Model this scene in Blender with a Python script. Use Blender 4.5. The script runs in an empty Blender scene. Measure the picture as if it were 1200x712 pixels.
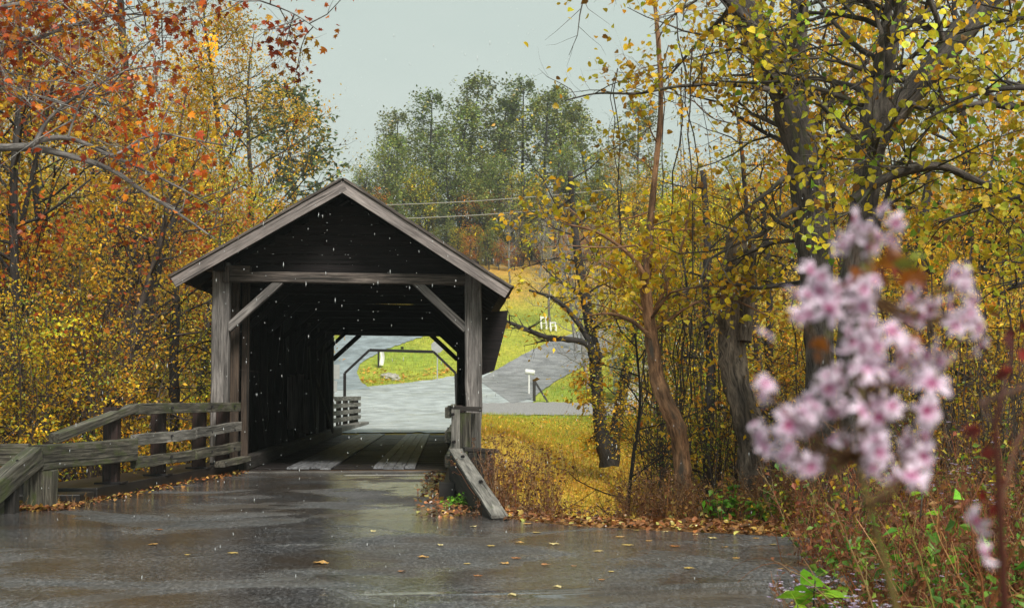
import bpy, math, random
import numpy as np
from mathutils import Vector, Matrix

random.seed(7)
RNG = np.random.default_rng(11)
PI = math.pi
S = bpy.context.scene
COL = S.collection

# ------------------------------------------------------------------ camera
F = 1600.0                       # focal length in photo pixels (1200 wide)
YAW = math.radians(2.68)
PIT = math.radians(3.755)
CAM = Vector((0, 0, 1.5))
fw = Vector((math.sin(YAW) * math.cos(PIT), math.cos(YAW) * math.cos(PIT), math.sin(PIT)))
rt = Vector((math.cos(YAW), -math.sin(YAW), 0))
up = rt.cross(fw)


def ray(px, py):
    return fw + rt * ((px - 600) / F) - up * ((py - 356) / F)


def at(px, py, Y):
    d = ray(px, py)
    return CAM + d * (Y / d.y)


def proj(p):
    d = Vector(p) - CAM
    w = d.dot(fw)
    return (600 + F * d.dot(rt) / w, 356 - F * d.dot(up) / w)


# ------------------------------------------------------------------ terrain
FY = [-40, 15.8, 17.5, 20, 24, 28, 31, 37, 41, 45, 52, 75, 108, 125, 145, 175, 230, 320, 700]
FZ = [0, 0, -.12, -.55, -1.7, -3.0, -3.5, -3.5, -2.6, -1.75, -1.05, .28, 2.7, 6.9, 11.95, 19.4, 27, 34, 60]
RYY = [-40, 51, 62, 75, 108]
RZZ = [0, 0, .08, .30, 2.7]


def sstep(a, b, x):
    t = np.clip((x - a) / (b - a), 0, 1)
    return t * t * (3 - 2 * t)


def terr(x, y):
    x = np.asarray(x, float); y = np.asarray(y, float)
    f = np.interp(y, FY, FZ)
    f = f + .10 * np.sin(x * .21 + y * .13) * sstep(30, 60, y) + .5 * np.sin(x * .045 + 1) * sstep(110, 170, y)
    r = np.interp(y, RYY, RZZ)
    near = (1 - sstep(.75, 2.1, x)) * sstep(-7.8, -5.8, x)
    far = (1 - sstep(1.8, 5.0, x)) * sstep(-9.5, -5.9, x)
    k = np.where(y < 38, near, far) * np.where(y < 108, 1, 0)
    gap = sstep(27.2, 29, y) * (1 - sstep(48.2, 50.2, y))    # the creek runs under the bridge
    k = k * (1 - gap)
    z = f * (1 - k) + r * k
    # verge at the right of the road rises a little in front
    m = sstep(2.6, 5.0, x) * (1 - sstep(10.5, 13.0, y))
    z = z + .16 * m
    return z


def tz(x, y):
    return float(terr(x, y))


def ground(px, py, y0=6, y1=400):
    d = ray(px, py)
    ys = np.linspace(y0, y1, 4000)
    xs = CAM.x + d.x / d.y * ys
    zs = CAM.z + d.z / d.y * ys
    h = terr(xs, ys) - zs
    i = np.argmax(h > 0)
    if h[i] <= 0:
        i = len(ys) - 1
    return Vector((xs[i], ys[i], float(terr(xs[i], ys[i]))))


# ------------------------------------------------------------------ mesh builder
class MB:
    def __init__(s):
        s.v = []; s.f = {}; s.n = 0; s.lc = []; s.col = []; s.order = []

    def add(s, verts, faces, mat=0, lc=None, col=None, smooth=False):
        verts = np.asarray(verts, float).reshape(-1, 3)
        n = len(verts)
        s.v.append(verts)
        s.lc.append(verts if lc is None else np.asarray(lc, float))
        c = np.ones((n, 3)) if col is None else np.asarray(col, float)
        if c.ndim == 1:
            c = np.tile(c, (n, 1))
        s.col.append(c)
        if not isinstance(faces, list) or (len(faces) and np.isscalar(faces[0][0]) and len({len(q) for q in faces}) == 1):
            faces = [np.asarray(faces, int)]
        else:
            faces = [np.asarray([q], int) for q in faces]
        for q in faces:
            s.order.append((q + s.n, mat, smooth))
        s.n += n

    def build(s, name, mats, parent=None, use_col=False):
        me = bpy.data.meshes.new(name)
        V = np.concatenate(s.v)
        loops = np.concatenate([q.ravel() for q, _, _ in s.order])
        tot = np.concatenate([np.full(len(q), q.shape[1]) for q, _, _ in s.order])
        mi = np.concatenate([np.full(len(q), m) for q, m, _ in s.order])
        sm = np.concatenate([np.full(len(q), f) for q, _, f in s.order])
        start = np.concatenate([[0], np.cumsum(tot)[:-1]])
        me.vertices.add(len(V)); me.vertices.foreach_set('co', V.astype(np.float32).ravel())
        me.loops.add(len(loops)); me.loops.foreach_set('vertex_index', loops.astype(np.int32))
        me.polygons.add(len(tot))
        me.polygons.foreach_set('loop_start', start.astype(np.int32))
        me.polygons.foreach_set('loop_total', tot.astype(np.int32))
        me.polygons.foreach_set('material_index', mi.astype(np.int32))
        me.polygons.foreach_set('use_smooth', sm.astype(bool))
        if use_col:
            a = me.attributes.new('col', 'FLOAT_COLOR', 'POINT')
            C4 = np.ones((len(V), 4), np.float32); C4[:, :3] = np.concatenate(s.col)
            a.data.foreach_set('color', C4.ravel())
        else:
            a = me.attributes.new('lc', 'FLOAT_VECTOR', 'POINT')
            a.data.foreach_set('vector', np.concatenate(s.lc).astype(np.float32).ravel())
        me.update(calc_edges=True)
        for m in (mats if isinstance(mats, (list, tuple)) else [mats]):
            me.materials.append(m)
        o = bpy.data.objects.new(name, me)
        COL.objects.link(o)
        if parent is not None:
            o.parent = parent
        return o


def tag(o, label=None, cat=None, group=None, kind=None):
    if label: o['label'] = label
    if cat: o['category'] = cat
    if group: o['group'] = group
    if kind: o['kind'] = kind
    return o


def empty(name, loc, label, cat, group=None, rz=0):
    o = bpy.data.objects.new(name, None)
    COL.objects.link(o)
    o.location = loc; o.rotation_euler = (0, 0, rz)
    o.empty_display_size = .2
    return tag(o, label, cat, group)


def copy_tree(root, loc, rz=0, sc=1, label=None, group=None, tilt=(0, 0)):
    c = root.copy(); COL.objects.link(c)
    c.location = loc; c.rotation_euler = (tilt[0], tilt[1], rz)
    c.scale = (sc, sc, sc) if np.isscalar(sc) else sc
    if label: c['label'] = label
    if group: c['group'] = group
    for ch in list(root.children):
        d = ch.copy(); COL.objects.link(d); d.parent = c
        for g in list(ch.children):
            e = g.copy(); COL.objects.link(e); e.parent = d
    return c


def beam(mb, A, B, w, h, mat=0, upv=(0, 0, 1), seg=None, wob=.012, ch=.07, taper=1.0):
    """A timber from A to B, w wide and h high, with worn edges and a slightly wavy run."""
    A = Vector(A); B = Vector(B); d = B - A; L = d.length
    if L < 1e-6: return
    X = d / L
    U = Vector(upv); U = (U - X * U.dot(X))
    if U.length < 1e-4: U = Vector((0, 1, 0)) - X * X.y
    U.normalize(); W = X.cross(U)
    n = seg or max(1, int(L / .6))
    c = min(w, h) * ch
    prof = np.array([(-w/2+c, -h/2), (w/2-c, -h/2), (w/2, -h/2+c), (w/2, h/2-c), (w/2-c, h/2), (-w/2+c, h/2), (-w/2, h/2-c), (-w/2, -h/2+c)])
    off = RNG.uniform(-50, 50, 3)
    vs = []; lc = []
    m = min(w, h)
    for i in range(n + 1):
        t = i / n
        k = 1 + (taper - 1) * t
        o = RNG.normal(0, wob * m, 2) if 0 < i < n else np.zeros(2)
        q = prof * k + o + RNG.normal(0, wob * m * .35, (8, 2))
        e = (RNG.normal(0, .02 * m, 8) if i in (0, n) else np.zeros(8))
        for (a, b), ee in zip(q, e):
            vs.append(A + X * (L * t + ee) + W * a + U * b)
            lc.append((L * t + off[0], a + off[1], b + off[2]))
    f = []
    for i in range(n):
        for j in range(8):
            a = i * 8 + j; b = i * 8 + (j + 1) % 8
            f.append((a, b, b + 8, a + 8))
    mb.add([tuple(v) for v in vs], f, mat, lc=lc)
    nv = mb.n - len(vs)
    mb.order.append((np.array([[nv + k for k in range(7, -1, -1)]]), mat, False))
    mb.order.append((np.array([[nv + n * 8 + k for k in range(8)]]), mat, False))


def box(mb, lo, hi, mat=0):
    x0, y0, z0 = lo; x1, y1, z1 = hi
    v = [(x0, y0, z0), (x1, y0, z0), (x1, y1, z0), (x0, y1, z0), (x0, y0, z1), (x1, y0, z1), (x1, y1, z1), (x0, y1, z1)]
    f = [(0, 3, 2, 1), (4, 5, 6, 7), (0, 1, 5, 4), (1, 2, 6, 5), (2, 3, 7, 6), (3, 0, 4, 7)]
    mb.add(v, f, mat)


def tube(mb, pts, rad, sides=6, mat=0, rough=0.0, cap=True, col=None):
    P = np.asarray(pts, float); n = len(P)
    R = np.broadcast_to(np.asarray(rad, float), (n,))
    T = np.gradient(P, axis=0)
    T /= np.linalg.norm(T, axis=1, keepdims=True) + 1e-9
    m = T.mean(0)
    ref = np.array([0, 0, 1.]) if abs(m[2]) < .75 * np.linalg.norm(m) + 1e-9 else np.array([1., .3, 0])
    U = np.cross(T, ref); U /= np.linalg.norm(U, axis=1, keepdims=True) + 1e-9
    W = np.cross(T, U)
    a = np.arange(sides) * 2 * PI / sides
    ca, sa = np.cos(a), np.sin(a)
    rr = R[:, None] * (1 + (RNG.normal(0, rough, (n, sides)) if rough else 0))
    V = P[:, None, :] + (rr * ca)[:, :, None] * U[:, None, :] + (rr * sa)[:, :, None] * W[:, None, :]
    s = np.concatenate([[0], np.cumsum(np.linalg.norm(np.diff(P, axis=0), axis=1))])
    off = RNG.uniform(-30, 30, 3)
    lc = np.stack([np.broadcast_to(s[:, None], (n, sides)) + off[0], R[:, None] * ca + off[1], R[:, None] * sa + off[2]], -1)
    i = np.arange(n - 1)[:, None] * sides; j = np.arange(sides)[None, :]; j2 = (j + 1) % sides
    f = np.stack([i + j, i + j2, i + j2 + sides, i + j + sides], -1).reshape(-1, 4)
    mb.add(V.reshape(-1, 3), f, mat, lc=lc.reshape(-1, 3), smooth=sides > 3, col=col)
    if cap and sides > 3:
        b = mb.n - n * sides
        mb.order.append((np.array([[b + (n - 1) * sides + k for k in range(sides)]]), mat, False))


# ------------------------------------------------------------------ leaf shapes
OVAL = (np.array([(0, 0, 0), (.5, 0, -.02), (1, 0, -.08), (.38, .30, .09), (.38, -.30, .09)]),
        np.array([(0, 1, 2, 3), (0, 4, 2, 1)]))
HEART = (np.array([(0, 0, 0), (.5, 0, -.02), (1, 0, -.1), (-.06, .24, .05), (.22, .46, .09), (.6, .36, .06), (-.06, -.24, .05), (.22, -.46, .09), (.6, -.36, .06)]),
         np.array([(0, 1, 4, 3), (1, 2, 5, 4), (0, 6, 7, 1), (1, 7, 8, 2)]))
_m = [(0, 0), (.05, .30), (.30, .50), (.28, .24), (.62, .46), (.58, .16), (1.0, 0), (.58, -.16), (.62, -.46), (.28, -.24), (.30, -.50), (.05, -.30)]
MAPLE = (np.array([(.3, 0, -.03)] + [(a, b, .12 * abs(b) - .06 * a) for a, b in _m]),
         np.array([(0, i, i % 12 + 1) for i in range(1, 13)]))
NEEDLE = (np.array([(0, -.05, 0), (0, .05, 0), (1, .16, .1), (1.05, -.16, -.1)]), np.array([(0, 3, 2, 1)]))
BLADE = (np.array([(0, -.04, 0), (0, .04, 0), (.55, .03, .02), (.55, -.03, .02), (1, 0, -.03)]), np.array([(0, 3, 2), (0, 2, 1), (3, 4, 2)]))


def leaves(mb, P, size, cols, shape=OVAL, droop=.5, flat=.5, axis=None, mat=0):
    P = np.asarray(P, float); N = len(P)
    if N == 0: return
    X = RNG.normal(0, 1, (N, 3)); X[:, 2] = X[:, 2] * .5 - droop
    if axis is not None: X = np.asarray(axis, float) + X * .25
    X /= np.linalg.norm(X, axis=1, keepdims=True)
    Z = RNG.normal(0, 1, (N, 3)); Z[:, 2] = np.abs(Z[:, 2]) + flat
    Z -= X * (Z * X).sum(1, keepdims=True); Z /= np.linalg.norm(Z, axis=1, keepdims=True)
    Y = np.cross(Z, X)
    tv, tf = shape
    s = np.asarray(size, float) * np.ones(N)
    V = P[:, None] + s[:, None, None] * (tv[None, :, 0:1] * X[:, None] + tv[None, :, 1:2] * Y[:, None] + tv[None, :, 2:3] * Z[:, None])
    k = len(tv)
    Fc = (tf[None] + (np.arange(N) * k)[:, None, None]).reshape(-1, tf.shape[1])
    C = np.repeat(np.asarray(cols, float), k, axis=0)
    mb.add(V.reshape(-1, 3), Fc, mat, col=C)


def pick(palette, N, jit=.12):
    """palette: list of (weight, (r,g,b)) -> N colours."""
    w = np.array([p[0] for p in palette], float); w /= w.sum()
    c = np.array([p[1] for p in palette], float)
    i = RNG.choice(len(w), N, p=w)
    return np.clip(c[i] * np.exp(RNG.normal(0, jit, (N, 1))) * (1 + RNG.normal(0, .05, (N, 3))), .003, .9)


# ------------------------------------------------------------------ materials
def new_mat(name):
    m = bpy.data.materials.new(name); m.use_nodes = True
    nt = m.node_tree; nt.nodes.clear()
    return m, nt, nt.nodes, nt.links


def ramp(N, stops):
    r = N.new('ShaderNodeValToRGB')
    e = r.color_ramp.elements
    while len(e) < len(stops): e.new(.5)
    for q, (p, c) in zip(e, stops):
        q.position = p; q.color = (c, c, c, 1) if np.isscalar(c) else (*c, 1)
    return r


def noise(N, L, vec, scale, detail=5, rough=.6, dist=0):
    n = N.new('ShaderNodeTexNoise')
    n.inputs['Scale'].default_value = scale; n.inputs['Detail'].default_value = detail
    n.inputs['Roughness'].default_value = rough; n.inputs['Distortion'].default_value = dist
    if vec is not None: L.new(vec, n.inputs['Vector'])
    return n


def mapping(N, L, vec, sc):
    m = N.new('ShaderNodeMapping'); m.inputs['Scale'].default_value = sc
    L.new(vec, m.inputs['Vector'])
    return m.outputs['Vector']


def mixc(N, L, fac, a, b, mode='MIX'):
    m = N.new('ShaderNodeMix'); m.data_type = 'RGBA'; m.blend_type = mode
    for inp, v in ((m.inputs['Factor'], fac), (m.inputs[6], a), (m.inputs[7], b)):
        if hasattr(v, 'is_linked'): L.new(v, inp)
        elif np.isscalar(v): inp.default_value = v
        else: inp.default_value = (*v, 1)
    return m.outputs[2]


def wood(name, dark, mid, pale, moss=None, moss_lo=.5, moss_hi=.65, rough=.75, bump=.6):
    m, nt, N, L = new_mat(name)
    at_ = N.new('ShaderNodeAttribute'); at_.attribute_name = 'lc'
    v = at_.outputs['Vector']
    g = noise(N, L, mapping(N, L, v, (1.1, 16, 16)), 1.8, 7, .68, .4)
    r = ramp(N, [(.30, dark), (.48, mid), (.72, pale)])
    L.new(g.outputs['Fac'], r.inputs[0])
    big = noise(N, L, mapping(N, L, v, (.7, 3, 3)), 1.3, 4, .6)
    rb = ramp(N, [(.35, .55), (.65, 1.15)]); L.new(big.outputs['Fac'], rb.inputs[0])
    c = mixc(N, L, 1.0, r.outputs[0], rb.outputs[0], 'MULTIPLY')
    # checks and splits along the grain
    cr = noise(N, L, mapping(N, L, v, (.5, 34, 34)), 1.0, 3, .5, .2)
    rc = ramp(N, [(.33, .18), (.40, 1)]); L.new(cr.outputs['Fac'], rc.inputs[0])
    c = mixc(N, L, 1.0, c, rc.outputs[0], 'MULTIPLY')
    if moss:
        mn = noise(N, L, mapping(N, L, v, (1.2, 3, 3)), 2.2, 6, .65)
        rm = ramp(N, [(moss_lo, 0), (moss_hi, 1)]); L.new(mn.outputs['Fac'], rm.inputs[0])
        c = mixc(N, L, rm.outputs[0], c, moss)
    b = N.new('ShaderNodeBsdfPrincipled'); o = N.new('ShaderNodeOutputMaterial')
    L.new(c, b.inputs['Base Color']); b.inputs['Roughness'].default_value = rough
    bp = N.new('ShaderNodeBump'); bp.inputs['Strength'].default_value = bump; bp.inputs['Distance'].default_value = .02
    hs = N.new('ShaderNodeMath'); hs.operation = 'MULTIPLY'
    L.new(g.outputs['Fac'], hs.inputs[0]); L.new(rc.outputs[0], hs.inputs[1])
    L.new(hs.outputs[0], bp.inputs['Height']); L.new(bp.outputs[0], b.inputs['Normal'])
    L.new(b.outputs[0], o.inputs[0])
    return m


def bark(name, dark, pale, moss=None, lo=.52, hi=.66, sc=1.0):
    m, nt, N, L = new_mat(name)
    at_ = N.new('ShaderNodeAttribute'); at_.attribute_name = 'lc'
    v = at_.outputs['Vector']
    g = noise(N, L, mapping(N, L, v, (2.5 * sc, 14 * sc, 14 * sc)), 1.6, 8, .7, .8)
    r = ramp(N, [(.36, dark), (.64, pale)]); L.new(g.outputs['Fac'], r.inputs[0])
    pt = noise(N, L, mapping(N, L, v, (1.5, 4, 4)), 1.4, 4, .6)
    rp = ramp(N, [(.38, .5), (.64, 1.35)]); L.new(pt.outputs['Fac'], rp.inputs[0])
    c = mixc(N, L, 1.0, r.outputs[0], rp.outputs[0], 'MULTIPLY')
    if moss:
        mn = noise(N, L, mapping(N, L, v, (1.0, 4, 4)), 1.7, 6, .65)
        rm = ramp(N, [(lo, 0), (hi, 1)]); L.new(mn.outputs['Fac'], rm.inputs[0])
        c = mixc(N, L, rm.outputs[0], c, moss)
    b = N.new('ShaderNodeBsdfPrincipled'); o = N.new('ShaderNodeOutputMaterial')
    L.new(c, b.inputs['Base Color']); b.inputs['Roughness'].default_value = .8
    bp = N.new('ShaderNodeBump'); bp.inputs['Strength'].default_value = .9; bp.inputs['Distance'].default_value = .03
    L.new(g.outputs['Fac'], bp.inputs['Height']); L.new(bp.outputs[0], b.inputs['Normal'])
    L.new(b.outputs[0], o.inputs[0])
    return m


def leaf_mat(name, trans=.45, rough=.42, vary=.025, spec=.4):
    m, nt, N, L = new_mat(name)
    at_ = N.new('ShaderNodeAttribute'); at_.attribute_name = 'col'
    oi = N.new('ShaderNodeObjectInfo')
    geo = N.new('ShaderNodeNewGeometry')
    hsv = N.new('ShaderNodeHueSaturation')
    mr = N.new('ShaderNodeMapRange'); mr.inputs[3].default_value = .5 - vary * .4; mr.inputs[4].default_value = .5 + vary * .4
    L.new(oi.outputs['Random'], mr.inputs[0]); L.new(mr.outputs[0], hsv.inputs['Hue'])
    mv = N.new('ShaderNodeMapRange'); mv.inputs[3].default_value = .82; mv.inputs[4].default_value = 1.18
    L.new(geo.outputs['Random Per Island'], mv.inputs[0]); L.new(mv.outputs[0], hsv.inputs['Value'])
    L.new(at_.outputs['Color'], hsv.inputs['Color'])
    n = noise(N, L, geo.outputs['Position'], 60, 3, .6)
    rn = ramp(N, [(.3, .72), (.6, 1.1)]); L.new(n.outputs['Fac'], rn.inputs[0])
    c = mixc(N, L, 1, hsv.outputs[0], rn.outputs[0], 'MULTIPLY')
    b = N.new('ShaderNodeBsdfPrincipled'); t = N.new('ShaderNodeBsdfTranslucent'); mx = N.new('ShaderNodeMixShader')
    o = N.new('ShaderNodeOutputMaterial')
    L.new(c, b.inputs['Base Color']); L.new(c, t.inputs['Color'])
    b.inputs['Roughness'].default_value = rough; b.inputs['Specular IOR Level'].default_value = spec
    mx.inputs[0].default_value = trans
    L.new(b.outputs[0], mx.inputs[1]); L.new(t.outputs[0], mx.inputs[2]); L.new(mx.outputs[0], o.inputs[0])
    return m


def plain(name, colr, rough=.6, metal=0, var=.25, scale=6, bump=.2):
    m, nt, N, L = new_mat(name)
    tc = N.new('ShaderNodeTexCoord')
    n = noise(N, L, tc.outputs['Object'], scale, 6, .65)
    r = ramp(N, [(.3, tuple(c * (1 - var) for c in colr)), (.7, tuple(min(1, c * (1 + var)) for c in colr))])
    L.new(n.outputs['Fac'], r.inputs[0])
    b = N.new('ShaderNodeBsdfPrincipled'); o = N.new('ShaderNodeOutputMaterial')
    L.new(r.outputs[0], b.inputs['Base Color']); b.inputs['Roughness'].default_value = rough; b.inputs['Metallic'].default_value = metal
    if bump:
        bp = N.new('ShaderNodeBump'); bp.inputs['Strength'].default_value = bump; bp.inputs['Distance'].default_value = .01
        L.new(n.outputs['Fac'], bp.inputs['Height']); L.new(bp.outputs[0], b.inputs['Normal'])
    L.new(b.outputs[0], o.inputs[0])
    return m


def asphalt(name, dark, pale, wet_lo, wet_hi, r_wet=.06, r_dry=.42, scale=1.0, streak=(1, 1, 1), tint=None, crack=.25, bd=.008, bs=.12, grain=.85):
    """Wet asphalt: a glossy film in the low patches, rough aggregate between them."""
    m, nt, N, L = new_mat(name)
    tc = N.new('ShaderNodeTexCoord'); v = tc.outputs['Object']
    agg = noise(N, L, v, 55 * scale, 6, .75)
    ag2 = N.new('ShaderNodeTexVoronoi'); ag2.inputs['Scale'].default_value = 75 * scale; L.new(v, ag2.inputs['Vector'])
    c = ramp(N, [(.3, dark), (.72, pale)]); L.new(agg.outputs['Fac'], c.inputs[0])
    spk = ramp(N, [(.0, .5), (.35, 1.25)]); L.new(ag2.outputs['Distance'], spk.inputs[0])
    big_ = noise(N, L, mapping(N, L, v, (1, .4, 1)), 30 * scale, 3, .8)
    bgr = ramp(N, [(.38, .40), (.52, 1.0), (.64, 2.1)]); L.new(big_.outputs['Fac'], bgr.inputs[0])
    col = mixc(N, L, .8, c.outputs[0], spk.outputs[0], 'MULTIPLY')
    col = mixc(N, L, grain, col, bgr.outputs[0], 'MULTIPLY')
    pat = noise(N, L, mapping(N, L, v, streak), .42, 8, .62, .8)
    rp = ramp(N, [(wet_lo, 0), (wet_hi, 1)]); L.new(pat.outputs['Fac'], rp.inputs[0])     # 1 = wet film
    fine = noise(N, L, mapping(N, L, v, (1, 1, 1)), 3.1, 8, .75)
    wetf = N.new('ShaderNodeMath'); wetf.operation = 'MULTIPLY_ADD'; wetf.inputs[1].default_value = .9; wetf.inputs[2].default_value = -.45
    L.new(fine.outputs['Fac'], wetf.inputs[0])
    ad = N.new('ShaderNodeMath'); ad.operation = 'ADD'; ad.use_clamp = True
    L.new(rp.outputs[0], ad.inputs[0]); L.new(wetf.outputs[0], ad.inputs[1])
    stain = noise(N, L, v, .9, 5, .6)
    rs = ramp(N, [(.35, .65), (.65, 1.2)]); L.new(stain.outputs['Fac'], rs.inputs[0])
    col = mixc(N, L, 1, col, rs.outputs[0], 'MULTIPLY')
    if tint:
        tn = noise(N, L, v, .55, 6, .6)
        rt_ = ramp(N, [(.45, 0), (.62, .7)]); L.new(tn.outputs['Fac'], rt_.inputs[0])
        col = mixc(N, L, rt_.outputs[0], col, tint)
    # cracks
    vc = N.new('ShaderNodeTexVoronoi'); vc.feature = 'DISTANCE_TO_EDGE'; vc.inputs['Scale'].default_value = .55
    wv = noise(N, L, v, 1.6, 5, .6)
    vm = mixc(N, L, .22, v, wv.outputs['Color'], 'ADD'); L.new(vm, vc.inputs['Vector'])
    rcr = ramp(N, [(.0, .35), (.012, 1)]); L.new(vc.outputs['Distance'], rcr.inputs[0])
    col = mixc(N, L, crack, col, rcr.outputs[0], 'MULTIPLY')
    b = N.new('ShaderNodeBsdfPrincipled'); o = N.new('ShaderNodeOutputMaterial')
    L.new(col, b.inputs['Base Color'])
    mr = N.new('ShaderNodeMapRange'); mr.inputs[3].default_value = r_dry; mr.inputs[4].default_value = r_wet
    L.new(ad.outputs[0], mr.inputs[0]); L.new(mr.outputs[0], b.inputs['Roughness'])
    b.inputs['IOR'].default_value = 1.4
    bp = N.new('ShaderNodeBump'); bp.inputs['Distance'].default_value = bd
    ms = N.new('ShaderNodeMapRange'); ms.inputs[3].default_value = .85; ms.inputs[4].default_value = bs
    L.new(ad.outputs[0], ms.inputs[0]); L.new(ms.outputs[0], bp.inputs['Strength'])
    hh = N.new('ShaderNodeMath'); hh.operation = 'MULTIPLY_ADD'; hh.inputs[1].default_value = 2.0; L.new(big_.outputs['Fac'], hh.inputs[0]); L.new(agg.outputs['Fac'], hh.inputs[2]); hh2 = hh
    hh = N.new('ShaderNodeMath'); hh.operation = 'ADD'; L.new(hh2.outputs[0], hh.inputs[0]); L.new(ag2.outputs['Distance'], hh.inputs[1])
    L.new(hh.outputs[0], bp.inputs['Height']); L.new(bp.outputs[0], b.inputs['Normal'])
    L.new(b.outputs[0], o.inputs[0])
    return m


M_POST = wood('weathered_grey_wood', (.05, .045, .042), (.17, .155, .15), (.36, .335, .32))
M_FASC = wood('pale_fascia_wood', (.12, .10, .095), (.29, .25, .24), (.50, .44, .42), bump=.7)
M_TIE = wood('brown_grey_timber', (.025, .019, .017), (.085, .068, .06), (.24, .20, .175))
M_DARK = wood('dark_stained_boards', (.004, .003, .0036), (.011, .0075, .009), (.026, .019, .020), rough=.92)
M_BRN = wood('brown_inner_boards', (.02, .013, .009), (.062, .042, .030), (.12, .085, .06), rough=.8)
M_ROOFW = wood('old_shingle_wood', (.022, .017, .016), (.06, .045, .04), (.13, .10, .09), moss=(.05, .05, .03), moss_lo=.6, moss_hi=.75)
M_RAIL = wood('mossy_rail_timber', (.016, .014, .012), (.085, .076, .06), (.30, .275, .22), moss=(.075, .09, .03), moss_lo=.50, moss_hi=.68)
M_RAILG = wood('silver_rail_timber', (.055, .05, .045), (.17, .16, .145), (.40, .375, .34), moss=(.09, .11, .06), moss_lo=.60, moss_hi=.78)
M_RPOST = wood('red_brown_post_timber', (.008, .004, .0035), (.028, .012, .010), (.06, .027, .022), rough=.6)
M_RDARK = wood('wet_black_timber', (.009, .008, .008), (.028, .024, .022), (.07, .06, .052), moss=(.03, .04, .018), moss_lo=.58, moss_hi=.7)
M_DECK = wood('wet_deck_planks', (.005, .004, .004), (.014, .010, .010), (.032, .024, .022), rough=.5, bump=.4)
M_RUN = wood('wet_runner_painted_sheen', (.09, .09, .10), (.20, .205, .22), (.29, .30, .33), rough=.46, bump=.2)  # pale bluish tone stands for the light mirrored by the wet planks
M_BARKD = bark('dark_bark', (.010, .008, .008), (.055, .045, .04))
M_BARKM = bark('mossy_bark', (.016, .012, .011), (.15, .125, .11), moss=(.045, .055, .012), lo=.55, hi=.68)
M_BARKB = bark('brown_bark', (.11, .05, .025), (.50, .27, .14), moss=(.10, .085, .07), lo=.57, hi=.72)
M_BARKS = bark('snag_bark', (.04, .028, .022), (.34, .265, .21))
M_BARKP = bark('pale_grey_bark', (.11, .10, .095), (.36, .335, .32), sc=1.5)
M_BARKT = bark('twig_bark', (.03, .022, .018), (.11, .08, .065))
M_LEAF = leaf_mat('autumn_leaf')
M_NEED = leaf_mat('green_needle', trans=.2, rough=.6, vary=.05)
M_LITT = leaf_mat('fallen_leaf_wet', trans=.05, rough=.3, vary=0)
M_PET = leaf_mat('pink_petal', trans=.35, rough=.5, vary=0, spec=.2)
M_STEEL = plain('dark_painted_steel', (.02, .018, .02), .45, .3)
M_SIGN = plain('sign_back_metal', (.42, .43, .43), .5, .3, var=.12)
M_WHITE = plain('white_paint', (.75, .75, .73), .5, var=.08)
M_CONC = plain('stained_concrete', (.13, .12, .11), .75, var=.55, scale=2.2, bump=.5)
M_CONCD = plain('dark_wet_concrete', (.018, .015, .014), .45, var=.6, scale=2.5, bump=.5)
M_CREAM = plain('pale_cement', (.42, .41, .38), .35, var=.3, scale=3)
M_ROCK = plain('pale_field_stone', (.36, .34, .30), .8, var=.45, scale=4, bump=1)
M_WIRE = plain('power_cable', (.32, .31, .30), .4, var=.05, bump=0)

YF, YB = 26.5, 50.5
XL, XR = -4.42, .48
CX = (XL + XR) / 2

# ------------------------------------------------------------------ render, world, light, camera
S.view_settings.view_transform = 'Standard'; S.view_settings.look = 'None'
S.view_settings.exposure = 1.55; S.view_settings.gamma = 1.0
S.cycles.use_denoising = True
S.cycles.max_bounces = 6; S.cycles.diffuse_bounces = 3; S.cycles.glossy_bounces = 3
S.cycles.transmission_bounces = 3; S.cycles.transparent_max_bounces = 6
S.cycles.sample_clamp_indirect = 5
S.cycles.use_adaptive_sampling = True

W = bpy.data.worlds.new('World'); S.world = W; W.use_nodes = True
nt = W.node_tree; nt.nodes.clear(); N = nt.nodes; L = nt.links
SUN_EL, SUN_AZ = math.radians(48), math.radians(158)      # azimuth from +Y clockwise: behind the camera, to its right
sky = N.new('ShaderNodeTexSky'); sky.sky_type = 'NISHITA'; sky.sun_disc = False
sky.sun_elevation = SUN_EL; sky.sun_rotation = SUN_AZ
sky.air_density = 1.2; sky.dust_density = 6; sky.ozone_density = 1
bg1 = N.new('ShaderNodeBackground'); bg1.inputs['Strength'].default_value = .05
L.new(sky.outputs[0], bg1.inputs['Color'])
tc = N.new('ShaderNodeTexCoord'); sx = N.new('ShaderNodeSeparateXYZ'); L.new(tc.outputs['Generated'], sx.inputs[0])
cl = noise(N, L, mapping(N, L, tc.outputs['Generated'], (1, 1, 2.2)), 1.6, 5, .5, .4)
rc = ramp(N, [(.32, (.47, .60, .565)), (.5, (.56, .67, .62)), (.68, (.66, .745, .69))]); L.new(cl.outputs['Fac'], rc.inputs[0])
bg2 = N.new('ShaderNodeBackground'); bg2.inputs['Strength'].default_value = .34
L.new(rc.outputs[0], bg2.inputs['Color'])
mxs = N.new('ShaderNodeMixShader'); mxs.inputs[0].default_value = .93
L.new(bg1.outputs[0], mxs.inputs[1]); L.new(bg2.outputs[0], mxs.inputs[2])
wo = N.new('ShaderNodeOutputWorld'); L.new(mxs.outputs[0], wo.inputs[0])

sun = bpy.data.lights.new('sun', 'SUN'); sun.energy = 1.5; sun.angle = math.radians(18); sun.color = (1, .95, .86)
so = bpy.data.objects.new('sun', sun); COL.objects.link(so)
sd = Vector((math.sin(SUN_AZ) * math.cos(SUN_EL), math.cos(SUN_AZ) * math.cos(SUN_EL), math.sin(SUN_EL)))
so.rotation_euler = (-sd).to_track_quat('-Z', 'Y').to_euler(); so.location = (10, -20, 30)

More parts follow.
